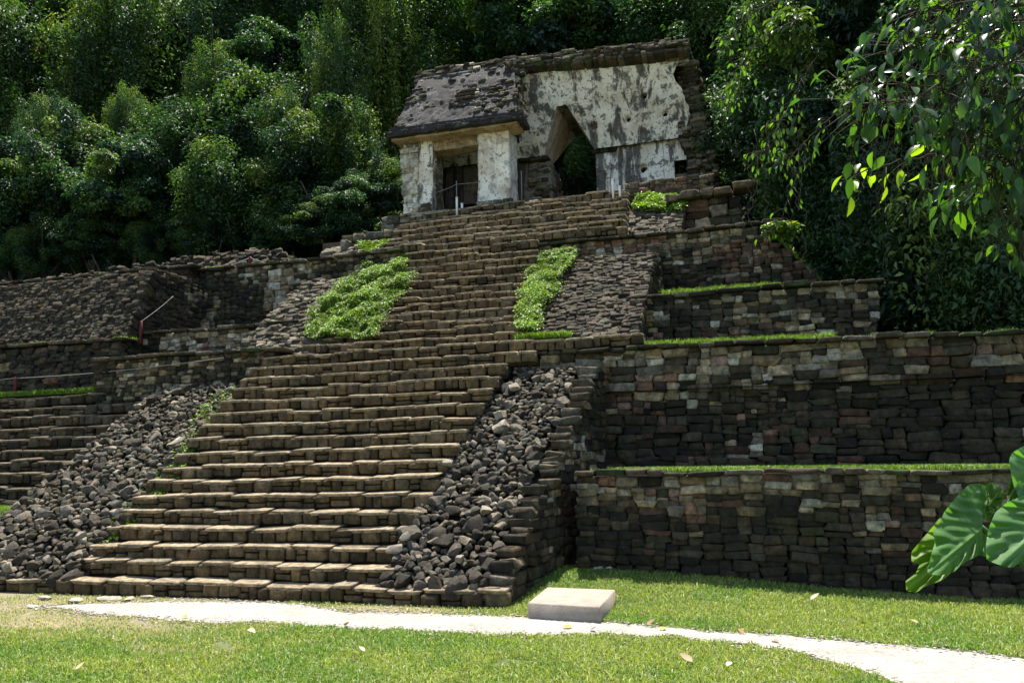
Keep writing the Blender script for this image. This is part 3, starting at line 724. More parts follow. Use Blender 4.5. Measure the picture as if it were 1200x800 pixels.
# broken right edge of the roof: pale ragged stones
mb = MB(); cs = []; hs = []; rg = np.random.default_rng(14)
for i in range(26):
    t = i/25
    for q2 in range(2):
        cs.append((lerp(-5.52, -5.93, t)+rg.normal(0, .05), lerp(RA[0]+.25, RB[0]+.2, t)+q2*.22, lerp(RA[1]+.02, RB[1]-.05, t)+rg.normal(0, .02))); hs.append((rg.uniform(.08, .17), rg.uniform(.03, .055), .14))
cs = np.array(cs); stones(mb, cs, np.array(hs), np.array([[1, 0, 0], [0, 0, 1], [0, -1, 0]]), pick(len(cs), [(PALE*.9, 3), (TAN, 2), (GREY, 3)], rg), k=3, e=5, jit=.14, tilt=.2, rg=rg)
mb.build('broken_edge', M_STEP, roof, smooth=False)

# -- spine wall with the pointed (corbel) vault opening
ZS = 9.54      # spring line
def yv(x, z): return 20.9-(z-ZS)*.42      # vault face leans out over the lost front room
def at_y(px, py):    # point on the leaning face
    P_ = W(px, py, 20.9)
    for _ in range(6): P_ = W(px, py, yv(0, P_[2]))
    return P_
A1, A2, AL, AR = at_y(652, 124), at_y(664, 124), at_y(638, 184), at_y(698, 178)
ZA = (A1[2]+A2[2])/2
TR = at_y(792, 64); RR0 = at_y(803, 160)
def leg_l(z): return float(np.interp(z, [ZS, ZA], [AL[0], A1[0]]))
def leg_r(z): return float(np.interp(z, [ZS, ZA], [AR[0], A2[0]]))
ZT = 11.75
def redge(z): return float(np.interp(z, [ZS, 10.2, 11.0, ZT], [RR0[0]+.02, RR0[0]+.05, RR0[0]-.1, TR[0]-.05])+(fbm(z*2.3, 1, 0, 4)-.5)*.35)
hol = [(at_y(696, 147)[0], at_y(696, 147)[2], .075), (at_y(755, 112)[0], at_y(755, 112)[2], .055), (at_y(736, 139)[0], at_y(736, 139)[2], .055), (at_y(779, 133)[0], at_y(779, 133)[2], .05), (at_y(629, 157)[0], at_y(629, 157)[2], .04), (at_y(684, 134)[0], at_y(684, 134)[2], .03)]
patch('vault_face', lambda z: -8.4, leg_l, ZS, ZA, yv, M_PLASTER, tem, 80, 46, .035, 81, hol)
patch('vault_face', leg_r, redge, ZS, ZA, yv, M_PLASTER, tem, 80, 46, .035, 82, hol)
patch('vault_face', lambda z: -8.4, lambda z: min(redge(z), -1.75-(z-11.45)*3.5) if z > 11.45 else redge(z), ZA, ZT, yv, M_PLASTER, tem, 140, 34, .035, 83, hol)
# intrados (inner sloping sides of the opening) and its flat top
def sweep(pa, pb, y1, name, mat, seed):
    nz, ny = 26, 22; t = np.linspace(0, 1, nz)
    X = np.repeat(lerp(pa[0], pb[0], t)[:, None], ny, 1); Z = np.repeat(lerp(pa[1], pb[1], t)[:, None], ny, 1)
    y0 = np.array([yv(0, z) for z in Z[:, 0]]); s_ = np.linspace(0, 1, ny); Y = y0[:, None]*(1-s_)+(y1-.85*(ZA-Z)/(ZA-ZS+1e-6)*(pa[0] < pb[0]))*s_
    X = X+(fbm(Y*2.5, Z*2.5, 0, seed)-.5)*.07*np.minimum(1, s_*6)
    mb = MB(); mb.add(np.stack([X, Y, Z], -1).reshape(-1, 3), [grid_faces(nz, ny)]); return mb.build(name, mat, tem)
sweep((AL[0], ZS), (A1[0], ZA), 22.6, 'intrados', mat_plaster('pink_lime_plaster', (.66, .53, .44), .3, .3, 4.), 84)
sweep((A2[0], ZA), (AR[0], ZS), 22.6, 'intrados', M_PLASTER, 85)
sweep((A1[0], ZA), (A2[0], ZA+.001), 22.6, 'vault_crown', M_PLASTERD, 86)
# masonry body of the spine behind the plaster (keeps the opening free)
sb = MB(); ZB = 11.78
sb.prism([(-8.45, ZS+.02), (AL[0]-.08, ZS+.02), (A1[0]-.06, ZA+.03), (A1[0]-.06, ZB), (-8.45, ZB)], 21.05, 22.55, mk)
sb.prism([(AR[0]+.08, ZS+.02), (RR0[0]-.05, ZS+.02), (TR[0]-.15, ZB-.28), (A2[0]+.06, ZB), (A2[0]+.06, ZA+.03)], 21.05, 22.55, mk)
sb.box(A1[0]-.08, A2[0]+.08, 20.75, 22.5, ZA+.04, ZB-.02, mk)
# wedge between the leaning plaster and the body
sb.prismx([(20.98, ZS+.1), (20.3, ZB-.34), (21.1, ZB-.34), (21.1, ZS+.1)], A2[0]+1.1, RR0[0]-.3, mk)
sb.prismx([(20.98, ZS+.1), (20.3, ZB-.32), (21.1, ZB-.32), (21.1, ZS+.1)], -8.2, AL[0]-.3, mk)
sb.build('spine_masonry', M_MORTAR, tem, smooth=False)
# ledge under the vault face (offset line in the photo)
# lower wall of the spine: recessed, stained, with the doorways left open
JL, JR = W(645, 205, 21.05)[0], W(699, 205, 21.05)[0]
D0, D1 = W(536, 212, 21.05)[0], W(558, 212, 21.05)[0]
WX0, WX1 = W(790, 195, 21.0)[0], W(809, 195, 21.0)[0]
WZ0, WZ1 = W(800, 203, 21.0)[2], W(800, 187, 21.0)[2]
def low_wall(x0, x1, z0, z1, mat, seed, nu=30, nv=24, holes=()):
    o_ = patch('lower_wall', lambda z: x0, lambda z: x1, z0, z1, lambda x, z: 21.04, mat, tem, nu, nv, .03, seed, holes, depth=22.5); return o_
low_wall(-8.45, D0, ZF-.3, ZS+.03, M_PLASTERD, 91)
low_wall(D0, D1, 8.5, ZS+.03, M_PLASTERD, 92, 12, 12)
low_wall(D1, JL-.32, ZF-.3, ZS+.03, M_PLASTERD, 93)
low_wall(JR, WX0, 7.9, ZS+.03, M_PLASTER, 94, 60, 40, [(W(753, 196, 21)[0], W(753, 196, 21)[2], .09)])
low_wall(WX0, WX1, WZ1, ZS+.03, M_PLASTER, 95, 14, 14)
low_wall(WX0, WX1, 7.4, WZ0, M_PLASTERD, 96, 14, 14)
# left jamb: rubble stones, one overhanging
wall('door_jamb', (JL-.55, 20.98, ZF-.1), X_, (0, 0, 1), (0, -1, 0), .57, ZS-ZF-.05, tem, M_STEP, col_simple([(GREY*1.2, 3), (PALE*.7, 3), (TAN*.7, 2), (DGREY, 2)]), h=(.09, .2), w=(.16, .38), seed=97, depth=.22, proud=.05, e=5, k=3)
mb = MB(); mb.box(JL-.6, JL-.1, 21.2, 22.5, ZF-.3, ZS, mk)
wall('', (JL-.02, 21.0, ZF-.1), (0, 1, 0), (0, 0, 1), (1, 0, 0), 1.5, ZS-ZF-.05, None, None, col_simple([(GREY, 3), (PALE*.6, 2), (DGREY, 2)]), h=(.09, .18), w=(.16, .34), seed=98, mb=mb, depth=.1, proud=.04)
mb.build('door_jamb', M_STEP, tem, smooth=False)
mb = MB(); mb.box(JR+.03, WX0, 21.3, 22.5, ZF-.3, ZS, mk)
wall('', (JR-.02, 20.94, ZF-.1), X_, (0, 0, 1), (0, -1, 0), 2.45, .85, None, None, col_simple([(GREY*.9, 4), (PALE*.6, 1), (DGREY, 4), (BROWN, 1)]), h=(.07, .14), w=(.12, .34), seed=99, mb=mb, depth=.1, proud=.03, e=5, mask=lambda u, v: v < .34+.75*float(fbm(u*1.9, 3, 0, 55)))
mb.build('exposed_stones', M_STONE, tem, smooth=False)
# ledge course at the right side of the spring line
mb = MB(); wall('', (JR-.05, 20.98, ZS-.07), X_, (0, 0, 1), (0, -1, 0), .62, .1, None, None, col_simple([(DGREY, 2), (DARK*1.5, 2)]), h=(.08, .1), w=(.2, .34), seed=100, mb=mb, depth=.14, split=0)
mb.build('spring_course', M_STONE, tem); mb = MB()
wall('', (JL-.8, 20.9, ZS-.1), X_, (0, 0, 1), (0, -1, 0), .85, .1, None, None, col_simple([(DGREY, 2), (DARK*1.5, 2)]), h=(.08, .1), w=(.2, .34), seed=101, mb=mb, depth=.16, split=0)
mb.build('spring_course', M_STONE, tem)
# broken right end: stacked dark flat stones with an uneven outline
def px_face(px, py, Y): p_ = W(px, py, Y); return p_[0], p_[2]
outl = [px_face(*p_, 20.8) for p_ in [(786, 60), (806, 68), (818, 100), (826, 118), (833, 150), (838, 180), (839, 208)]]
inl = [px_face(*p_, 20.8) for p_ in [(780, 60), (792, 80), (799, 110), (796, 140), (800, 165), (809, 185), (810, 208)]]
oz, ox = zip(*sorted((b_, a_) for a_, b_ in outl)); iz, ix = zip(*sorted((b_, a_) for a_, b_ in inl))
bz0 = 7.6
def end_mask(u, v):
    x = -2.6+u; z = bz0+v; return np.interp(z, iz, ix)-.02+.12*(noise(z*5, 2)-.5) < x < np.interp(z, oz, ox)+.12*(noise(z*6, 1)-.5)
mb = MB()
wall('', (-2.6, 20.72, bz0), X_, (0, .02, 1), (0, -1, 0), 2.0, 3.85, None, None, col_simple([(DGREY*1.2, 5), (GREY, 4), (DARK*1.6, 2), (PALE*.6, 1), (TAN*.7, 1)]), h=(.05, .11), w=(.12, .36), seed=102, mb=mb, mask=end_mask, depth=.22, proud=.10, jit=.14, tilt=.1, e=5)
for i in range(20):   # side seen from the right, set back in uneven steps
    z = bz0+i*.19; x1_ = float(np.interp(z, oz, ox))+.05*random.Random(i).uniform(-1, 1)-.12
    mb.box(float(np.interp(z, iz, ix))-.1, x1_, 20.85, 22.5, z, z+.19, mk)
wall('', (-.98, 20.8, bz0), (0, 1, 0), (-.09, 0, 1), (1, 0, .09), 1.7, 3.9, None, None, col_simple([(DGREY*1.2, 5), (GREY, 4), (DARK*1.6, 2)]), h=(.06, .12), w=(.12, .34), seed=103, mb=mb, depth=.2, proud=.07, jit=.12)
mb.build('broken_end', M_STONE, tem, smooth=False)
# exposed thin stones at the upper right of the plaster
mb = MB(); p0 = at_y(705, 88)
wall('', (at_y(748, 100)[0], yv(0, 11.1)-.03, 11.12), X_, (0, -.42, 1), (0, -1, -.42), 1.25, .6, None, None, col_simple([(PALE*.9, 4), (GREY*1.4, 3), (TAN, 2)]), h=(.05, .09), w=(.12, .32), seed=104, mb=mb, depth=.07, proud=.02, mask=lambda u, v: u+v*1.2 > .65+.3*float(noise(u*6, v*6)))
mb.build('exposed_stones', M_STEP, tem)
# dark stone capping (remains of the upper roof) and stubs of the roof comb
cl, cr = at_y(602, 88), at_y(800, 64)
mb = MB()
L_ = cr[0]-cl[0]+.35
for i, (dy, dz, dp) in enumerate(((-.17, -.15, .2), (-.15, -.02, .2), (-.04, .11, .2))):
    wall('', (cl[0]-.15, yv(0, 11.7)+dy, 11.68+dz+.03), (1, 0, -.052), (0, .25, 1), (0, -1, .25), L_, .16, None, None, col_simple([(DGREY*1.2, 5), (DARK*1.8, 4), (GREY, 3), (MOSS*1.5, 1)]), h=(.05, .085), w=(.14, .42), seed=105+i, mb=mb, depth=dp, proud=.07, jit=.15, tilt=.1, e=5)
mb.prism([(cl[0]-.5, 11.6), (cr[0]-.05, 11.3), (cr[0]-.05, 11.68), (cl[0]-.5, 11.88)], 20.35, 22.4, mk)
mb.build('wall_capping', M_STONE, tem, smooth=False)
CAPS = -.083
for (px_, w_) in ((597, .22), (653, .22), (700, .16)):
    mb = MB(); c0 = W(px_, 72, 20.7); rg = np.random.default_rng(int(px_))
    for i in range(3):
        stones(mb, np.array([[c0[0]+rg.normal(0, .02), 20.7, 11.93-.052*(c0[0]-cl[0])+i*.085]]), np.array([[w_-.035*i, .05, .18]]), np.array([[1, 0, 0], [0, 0, 1], [0, -1, 0]]), np.array([DGREY*1.3]), k=3, e=5, rg=rg)
    mb.build('roof_comb_stub', M_STONE, tem, smooth=False)
# back wall piece of the front room, inside shade
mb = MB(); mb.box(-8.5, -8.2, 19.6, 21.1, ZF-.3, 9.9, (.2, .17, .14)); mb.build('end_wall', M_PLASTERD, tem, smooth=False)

# ------------------------------------------------------------------ loose rubble on the two lower ramps
def rock_mesh(seed):
    rg = np.random.default_rng(seed); T, F = TPL[(4, 3)]
    V = T*np.array([1, rg.uniform(.62, .85), rg.uniform(.42, .62)])
    V = V*(1+(fbm(T[:, 0]*1.3+seed, T[:, 1]*1.3, T[:, 2]*1.3, seed)[:, None]-.5)*.75)
    # planar cuts give broken faces
    for _ in range(9):
        nrm = rg.normal(size=3); nrm /= np.linalg.norm(nrm); d_ = rg.uniform(.30, .52)
        s_ = V@nrm; V = V-np.clip(s_-d_, 0, None)[:, None]*nrm*.95
    me = raw_mesh('rubble_rock', V, [F], M_RUBBLE, smooth=True); me.set_sharp_from_angle(angle=math.radians(30)); return me
ROCKS = [rock_mesh(s) for s in range(1, 13)]
def ramp_spots(x0f, x1f, t0, t1, dens, seed):
    """blue-noise spots on a slope: t along the slope 0..1"""
    rg = random.Random(seed); pts = []
    tries = 0
    while tries < 16000:
        tries += 1; t = rg.uniform(t0, t1); a, b_ = x0f(t), x1f(t); x = rg.uniform(a, b_); r = rg.choice((.05, .06, .07, .09, .125))*rg.uniform(.85, 1.15)*(1.08-.3*t)
        Y = 9.3+t*3.45; zz = .15+t*2.86
        if all((x-p[0])**2+((Y-p[1])*1.3)**2 > (dens*(r+p[3]))**2 for p in pts): pts.append((x, Y, zz, r))
    return pts
right = ramp_spots(lambda t: lerp(-4.5, -4.12, t) + (.35*sm(t, .6, 1)), lambda t: lerp(-3.22, -2.78, t), 0, .985, .60, 1)
left = ramp_spots(lambda t: lerp(-11.35, -10.45, t), lambda t: lerp(-8.95, -8.5, t), 0, .985, .62, 2)
allp = [(p, 'r') for p in right]+[(p, 'l') for p in left]
def dist(p): return p[3]/math.dist(p[:3], EYE)
allp.sort(key=lambda q: -dist(q[0]))
LBL = {'r': ('grey loose rock in the rubble heap right of the lower stairs', 'loose rocks right of the lower stairs'),
       'l': ('grey loose rock in the rubble heap left of the lower stairs', 'loose rocks left of the lower stairs')}
rg = random.Random(5); rest = {'r': MB(), 'l': MB()}
for i, (p, sd_) in enumerate(allp):
    me = ROCKS[rg.randrange(12)]; s_ = p[3]*1.32
    rot = Matrix.Rotation(rg.uniform(-.3, .3)+math.radians(24), 4, 'X') @ Matrix.Rotation(rg.uniform(-.25, .25), 4, 'Y') @ Matrix.Rotation(rg.uniform(0, 6.3), 4, 'Z')
    M = Matrix.Translation((p[0], p[1], p[2]+.02+rg.uniform(0, .05))) @ rot @ Matrix.Diagonal((s_, s_, s_, 1))
    if i < 290:
        o = bpy.data.objects.new('rubble_rock', me); COL.objects.link(o); o.matrix_world = M; tag(o, LBL[sd_][0], 'rock', LBL[sd_][1])
    else:
        V = np.array([v.co[:] for v in me.vertices]); A = np.array(M); V = V@A[:3, :3].T+A[:3, 3]
        c = pick(1, [(DGREY, 4), (GREY*.8, 4), (DARK*1.6, 2), (GREY*1.3, 2), (PALE*.6, 1)], rng)[0]
        rest[sd_].add(V, [TPL[(4, 3)][1]], c)
for k_, nm in (('r', 'right'), ('l', 'left')):
    if rest[k_].n: tag(rest[k_].build('rubble', M_STONE), 'smaller dark stones filling the rubble heap %s of the lower stairs' % nm, 'rubble', kind='stuff')

M_PALE = mat_flat('pale_limestone', (.235, .205, .155), .9, 9, .35, .8, 30)
for i, (px_, py_, s_, lb) in enumerate(((93, 628, .13, 'cream coloured block standing out in the left rubble heap beside the stairs'), (8, 664, .14, 'pale grey rock at the bottom left end of the left rubble heap'),
        (55, 655, .09, 'small whitish rock low in the left rubble heap'), (102, 598, .09, 'light rock halfway down the left rubble heap'),
        (476, 629, .12, 'cream rock on the lower left side of the right rubble heap'), (463, 643, .12, 'pale tan boulder at the lower left corner of the right rubble heap'),
        (588, 522, .12, 'pointed tan stone in the middle of the right rubble heap'), (522, 543, .12, 'light grey stone on the left side of the right rubble heap, beside the stairs'),
        (584, 487, .11, 'flat pinkish-tan stone high in the right rubble heap'), (568, 598, .12, 'long light grey stone below the middle of the right rubble heap'),
        (600, 455, .11, 'pale stone near the top of the right rubble heap'), (538, 655, .1, 'small beige stone at the foot of the right rubble heap'))):
    d_ = _ray(px_, py_); k_ = 2.86/3.45; t_ = (.30-k_*9.3-1.6)/(d_[2]-k_*d_[1]); p_ = EYE+d_*t_
    me = ROCKS[(i*5+2) % 12].copy(); me.materials[0] = M_PALE; o = bpy.data.objects.new('rubble_rock', me); COL.objects.link(o)
    o.location = p_; o.scale = (s_, s_, s_); o.rotation_euler = (.5+.3*math.sin(i*2.1), .3*math.sin(i), i*1.3); tag(o, lb, 'rock', LBL['l' if px_ < 300 else 'r'][1])
# pebbles on and beside the path
rgp = np.random.default_rng(44); n = 6000; Xp = rgp.uniform(-8.5, 2.5, n); lo_, hi_ = pbot(Xp), ptop(Xp); side_ = rgp.random(n)
Yp = np.where(side_ < .34, lo_+rgp.normal(0, .11, n), np.where(side_ < .68, hi_+rgp.normal(0, .11, n), lo_+(hi_-lo_)*rgp.random(n)))
hp = rgp.uniform(.004, .013, n); mb = MB()
stones(mb, np.stack([Xp, Yp, gz(Xp, Yp)+.006+hp*.3], 1), np.stack([hp*1.2, hp, hp*.6], 1), np.eye(3), pick(n, [(np.array([.6, .56, .5]), 5), (np.array([.45, .42, .36]), 3), (np.array([.3, .25, .18]), 1)], rgp), k=2, e=3, jit=.15, rg=rgp)
tag(mb.build('gravel', M_STEP), 'pale pebbles scattered on and along the white path', 'gravel', kind='stuff')

# ------------------------------------------------------------------ leaves
def leaf_arrays(C, Nn, size, asp, col, rg, droop=.2, fold=.25):
    """one folded pointed leaf (2 tris) at each C with normal Nn"""
    n = len(C); size = np.broadcast_to(size, (n,))
    t = rg.normal(size=(n, 3)); t[:, 2] -= droop*2
    t -= (t*Nn).sum(1)[:, None]*Nn; t /= np.linalg.norm(t, axis=1)[:, None]+1e-9
    b = np.cross(Nn, t); s_ = size[:, None]
    base = C; tip = C+t*s_-Nn*s_*.12; L = C+t*s_*.45+b*s_*asp*.5+Nn*s_*fold*asp; R = C+t*s_*.45-b*s_*asp*.5+Nn*s_*fold*asp
    V = np.stack([base, L, tip, R], 1).reshape(-1, 3)
    i = np.arange(n)*4
    F = np.concatenate([np.stack([i, i+2, i+1], 1), np.stack([i, i+3, i+2], 1)])
    return V, F, np.repeat(col, 4, 0)
GREENS = [np.array(c) for c in ((.022, .056, .022), (.036, .082, .024), (.060, .115, .024), (.10, .15, .028), (.030, .066, .040))]
def crown_mesh(name, seed, R=(2.4, 2.2, 2.6), nc=110, per=340, leaf=.15, tint=(1, 1, 1), light=.3, drape=0., sp=.5, shape_pow=.45, asp=.45):
    rg = np.random.default_rng(seed); R = np.array(R)
    d = rg.normal(size=(nc, 3)); d /= np.linalg.norm(d, axis=1)[:, None]; d[:, 2] = np.where(d[:, 2] < -.75, -d[:, 2], d[:, 2])
    rr_ = rg.random(nc)**shape_pow
    bulge = .78+.45*fbm(d[:, 0]*2.1+seed, d[:, 1]*2.1, d[:, 2]*2.1, seed)
    cc = d*(rr_*bulge)[:, None]*R
    Vs, Fs, Cs = [], [], []; off = 0
    for i in range(nc):
        cs_ = sp*rg.uniform(.6, 1.35); n = int(per*rg.uniform(.5, 1.4))
        g = rg.normal(size=(n, 3)); g /= np.linalg.norm(g, axis=1)[:, None]; rad = rg.random(n)**.4
        P = cc[i]+g*rad[:, None]*cs_*np.array([1, 1, .62])
        if drape: 
            P[:, 2] -= drape*rg.random(n)**1.5*(1+rg.random()) ; P[:, :2] = cc[i][:2]+(P[:, :2]-cc[i][:2])*(1-.3*rg.random((n, 1)))
        Nn = g*.7+np.array([0, 0, .9])+rg.normal(size=(n, 3))*.45; Nn /= np.linalg.norm(Nn, axis=1)[:, None]
        base = GREENS[rg.choice(5, p=[.26, .28-light*.1, .2+light*.1, .08+light*.2, .18-light*.2])]
        col = base*.92*np.array(tint)*(1+(rg.random((n, 1))-.5)*.7)*(1+np.array([[.25, .12, 0]])*(rg.random((n, 1))-.3))
        V, F, Cc = leaf_arrays(P, Nn, leaf*rg.uniform(.6, 1.3, n), asp, col, rg)
        Vs.append(V); Fs.append(F+off); Cs.append(Cc); off += len(V)
    return raw_mesh(name, np.concatenate(Vs), [np.concatenate(Fs)], M_LEAF, np.clip(np.concatenate(Cs), 0, 1), smooth=False)
CR = [crown_mesh('crown', 11, leaf=.125, drape=.4), crown_mesh('crown', 12, R=(2.7, 2.3, 2.2), leaf=.14, light=.55, drape=.35),
      crown_mesh('crown', 13, R=(2.2, 2.2, 3.0), leaf=.13, tint=(1.0, 1.0, 1.15), light=.1),
      crown_mesh('crown', 14, R=(1.9, 1.9, 3.0), leaf=.12, drape=1.6, tint=(1.5, 1.35, 1.1), light=.6, sp=.42),
      crown_mesh('crown', 15, R=(2.5, 2.5, 2.2), leaf=.13, drape=1.0, light=.3),
      crown_mesh('crown', 16, R=(2.3, 2.3, 2.3), leaf=.155, tint=(.9, 1.0, 1.3), light=.2, asp=.55)]
def trunk_mesh(seed, h=6., r=.18):
    rg = random.Random(seed); mb = MB(); P = [(0, 0, 0)]; x = y = 0
    for i in range(1, 9): x += rg.uniform(-.12, .12); y += rg.uniform(-.12, .12); P.append((x, y, h*i/8))
    mb.tube(P, [r*(1.35 if i == 0 else 1)*(1-.055*i) for i in range(9)], 9)
    for j in range(7):
        a = rg.uniform(0, 6.28); i = rg.randint(4, 8); b0 = np.array(P[i]); ln = rg.uniform(1.2, 2.2)
        Q = [b0+np.array([math.cos(a)*ln*s_, math.sin(a)*ln*s_, ln*(.7*s_+.1*s_*s_)]) for s_ in np.linspace(0, 1, 6)]
        mb.tube(Q, [r*.5*(1-.15*s_) for s_ in range(6)], 6)
    me = raw_mesh('trunk', np.concatenate(mb.V), [np.concatenate(v) for v in mb.F.values()], M_BARK, np.concatenate(mb.C)); return me
TK = [trunk_mesh(s) for s in (1, 2, 3)]
def hill_z(X, Y): return 2.6+max(0, Y-22)*.78
def tree(px, py, Y, sc, kind, label, group='forest trees behind the ruins', name='forest_tree', sz=1., cat='tree'):
    c = W(px, py, Y); zb = hill_z(c[0], Y) if Y > 20 else 2.9
    t_ = thing(name, label, cat, (c[0], Y, zb), group)
    rg = random.Random(int(px*7+py*3+Y*11))
    zc = c[2]-zb
    tr_ = link('trunk', TK[rg.randrange(3)], t_, (0, 0, -.2)); hh = max(.8, zc-.3*sc)/6
    tr_.scale = (sc*.9, sc*.9, hh); tr_.rotation_euler = (0, 0, rg.uniform(0, 6.28))
    cr_ = link('crown', CR[kind], t_, (0, 0, zc)); cr_.scale = (sc, sc, sc*sz); cr_.rotation_euler = (0, 0, rg.uniform(0, 6.28))
    return t_
# (pixel centre of crown, depth, scale, crown kind, label)
K0, K1, K2, K3, K4, K5 = range(6)
TREES = [
 (-15, 290, 20.9, .62, K1, 'leafy shrub cut by the left edge, resting on the platform top', .8),
 (55, 292, 21.0, .55, K0, 'low green shrub just above the platform top near the left edge', .8),
 (110, 285, 21.2, .55, K5, 'blue-green shrub in the row above the left platform, third from the left', .8),
 (190, 282, 21.3, .5, K0, 'dark shrub left of the small bare trunk above the platform', .8),
 (250, 280, 21.2, .5, K2, 'dark low shrub right behind the start of the rocky mound', .8),
 (345, 280, 21.0, .5, K5, 'low dark shrub right of the rocky mound', .8),
 (390, 262, 21.2, .45, K2, 'small shrub above the pale shelf wall left of the temple', .8),
 (-30, 110, 26, 1.6, K0, 'large dark tree mostly outside the left edge', 1.2),
 (60, 130, 33, 2.0, K2, 'tall dark tree standing behind the left corner group', 1.2),
 (20, -30, 34, 2.2, K5, 'very tall blue-green tree in the extreme top left corner', 1.2),
 # low vine-smothered mass at left
 (20, 235, 22, .85, K5, 'low dark bushy tree at the far left edge above the stone platform', 1.),
 (85, 215, 22.5, 1.0, K1, 'rounded leafy tree with a pale sunlit top, second crown from the left edge', 1.1),
 (160, 240, 21.5, .85, K5, 'bushy dark green tree low above the left platform, its thin trunk visible below', 1.),
 (215, 190, 23.5, 1.05, K4, 'vine-covered tree in the left half whose crown hangs in loose curtains', 1.),
 (290, 165, 24, 1.15, K1, 'broad rounded tree crown high above the rocky mound left of the temple', 1.),
 (285, 245, 21.8, .95, K0, 'dark bushy tree directly above the rocky mound', 1.),
 (355, 215, 23, 1.0, K2, 'dark green tree left of the temple with a dense lower crown', 1.),
 (425, 260, 21.5, .55, K5, 'small leafy bush at the left foot of the temple', 1.),
 (410, 200, 23.5, .7, K3, 'slender tree hung with pale vines close left of the temple', 1.3),
 (450, 225, 22.5, .5, K1, 'small light green bush touching the temple wall on its left', 1.),
 (150, 150, 24, .5, K3, 'small pale vine-hung tree peeking between the dark crowns at left', 1.2),
 (250, 110, 25, .6, K3, 'yellow-green feathery tree standing out above the dark crowns left of centre', 1.3),
 (330, 165, 22.6, .45, K3, 'narrow curtain of pale vines hanging in the middle of the dark trees', 1.5),
 (60, 160, 23.6, .55, K4, 'drooping dark vine mass near the left edge', 1.5),
 (395, 120, 25, .65, K3, 'tall bright yellow-green vine tree left of the temple roof', 1.8),
 # tall back rows
 (30, 60, 30, 1.7, K2, 'tall dark tree in the top left corner', 1.),
 (120, 90, 28, 1.25, K3, 'tall tree draped in long hanging vines near the top left corner', 1.3),
 (205, 60, 29, 1.4, K4, 'tall vine-draped tree at the top edge, left of the bright yellow-green one', 1.2),
 (300, 40, 33, 1.8, K0, 'huge dark tree far behind at the top left of the temple', 1.),
 (330, 100, 27.5, 1.0, K5, 'dense blue-green tree between the tall vine trees and the rounded crown', 1.),
 (420, 60, 27, 1.1, K3, 'tall yellow-green tree curtained with vines, left of the temple roof', 1.5),
 (465, 120, 28, 1.1, K3, 'feathery pale vine tree just behind the left roof edge of the temple', 1.4),
 (550, 35, 31, 1.45, K0, 'dark tree rising behind the temple roof', 1.),
 (640, 25, 29, 1.2, K5, 'blue-green tree behind the middle of the temple roof', 1.),
 (715, 10, 31, 1.35, K4, 'olive tree with drooping foliage behind the right half of the temple', 1.),
 (780, 35, 28, .85, K2, 'small dark tree peeking over the right end of the temple wall', 1.),
 (370, -20, 37, 2.0, K0, 'very tall dark tree at the top edge left of centre', 1.2),
 (250, -30, 39, 2.2, K2, 'very tall tree filling the top edge above the vine-draped trees', 1.2),
 (500, -40, 38, 2.1, K1, 'very tall tree at the top edge above the temple', 1.),
 (680, -60, 38, 2.1, K2, 'very tall dark tree at the top edge right of the temple', 1.),
 (120, -50, 38, 2.2, K0, 'very tall dark tree beyond the top left forest', 1.),
 (858, 140, 28, 1.15, K2, 'dark tree immediately right of the ruined wall end', 1.2),
 (675, 190, 27, .9, K0, 'dark tree seen through the pointed vault opening', 1.),
 (850, 40, 27, 1.3, K0, 'dark tree at the top edge right of the temple', 1.),
 # right side
 (940, 95, 20.5, .9, K1, 'leafy tree right of the temple with glossy sunlit leaves', 1.25),
 (900, 200, 22.5, .95, K2, 'shaded dark green tree behind the right terraces', 1.1),
 (985, 200, 19, .85, K4, 'hanging leafy tree mass in front of the dark gap right of the terraces', 1.3),
 (1060, 120, 18.5, 1.15, K5, 'dense dark tree in the upper right', 1.2),
 (1150, 230, 16.5, .95, K4, 'vine-hung tree at the right edge above the long wall', 1.3),
 (1060, 310, 17.5, .75, K1, 'low leafy bush above the long wall at right', 1.),
 (1175, 350, 15.5, .55, K0, 'low dark bush at the far right resting on the wall top', 1.),
 (1180, 60, 17, 1.1, K2, 'dark tree in the top right corner', 1.),
 (1000, 30, 21, 1.2, K0, 'tall dark tree at the top edge in the right third', 1.),
 (960, 330, 21, .8, K5, 'dark bush in the gap beside the right end of the terraces', 1.),
]
for (px_, py_, Y_, sc_, kd, lb, sz_) in TREES: tree(px_, py_, Y_, sc_, kd, lb, sz=sz_)
# extra unseen-above trees that close the forest canopy are part of the same wood (far mass)
rgf = np.random.default_rng(90); Vs, Fs, Cs = [], [], []; n = 150000
Xf = rgf.uniform(-62, 40, n); Yf = rgf.uniform(30, 62, n); Zf = 2.6+(Yf-22)*.78+rgf.random(n)**.6*(3.5+4*fbm(Xf*.25, Yf*.25, 0, 6))
C_ = np.stack([Xf, Yf, Zf], 1); Nn = rgf.normal(size=(n, 3))+np.array([0, -.6, 1]); Nn /= np.linalg.norm(Nn, axis=1)[:, None]
colf_ = np.array([.03, .06, .02])*(.5+1.2*fbm(Xf*.6, Yf*.6, Zf*.6, 8)[:, None])
V, F, Cc = leaf_arrays(C_, Nn, rgf.uniform(.25, .5, n), .5, colf_, rgf)
tag(link('far_woods', raw_mesh('far_woods', V, [F], M_LEAF, Cc, smooth=False)), 'dark continuous woods covering the far hillside behind the trees', 'woods', kind='stuff')
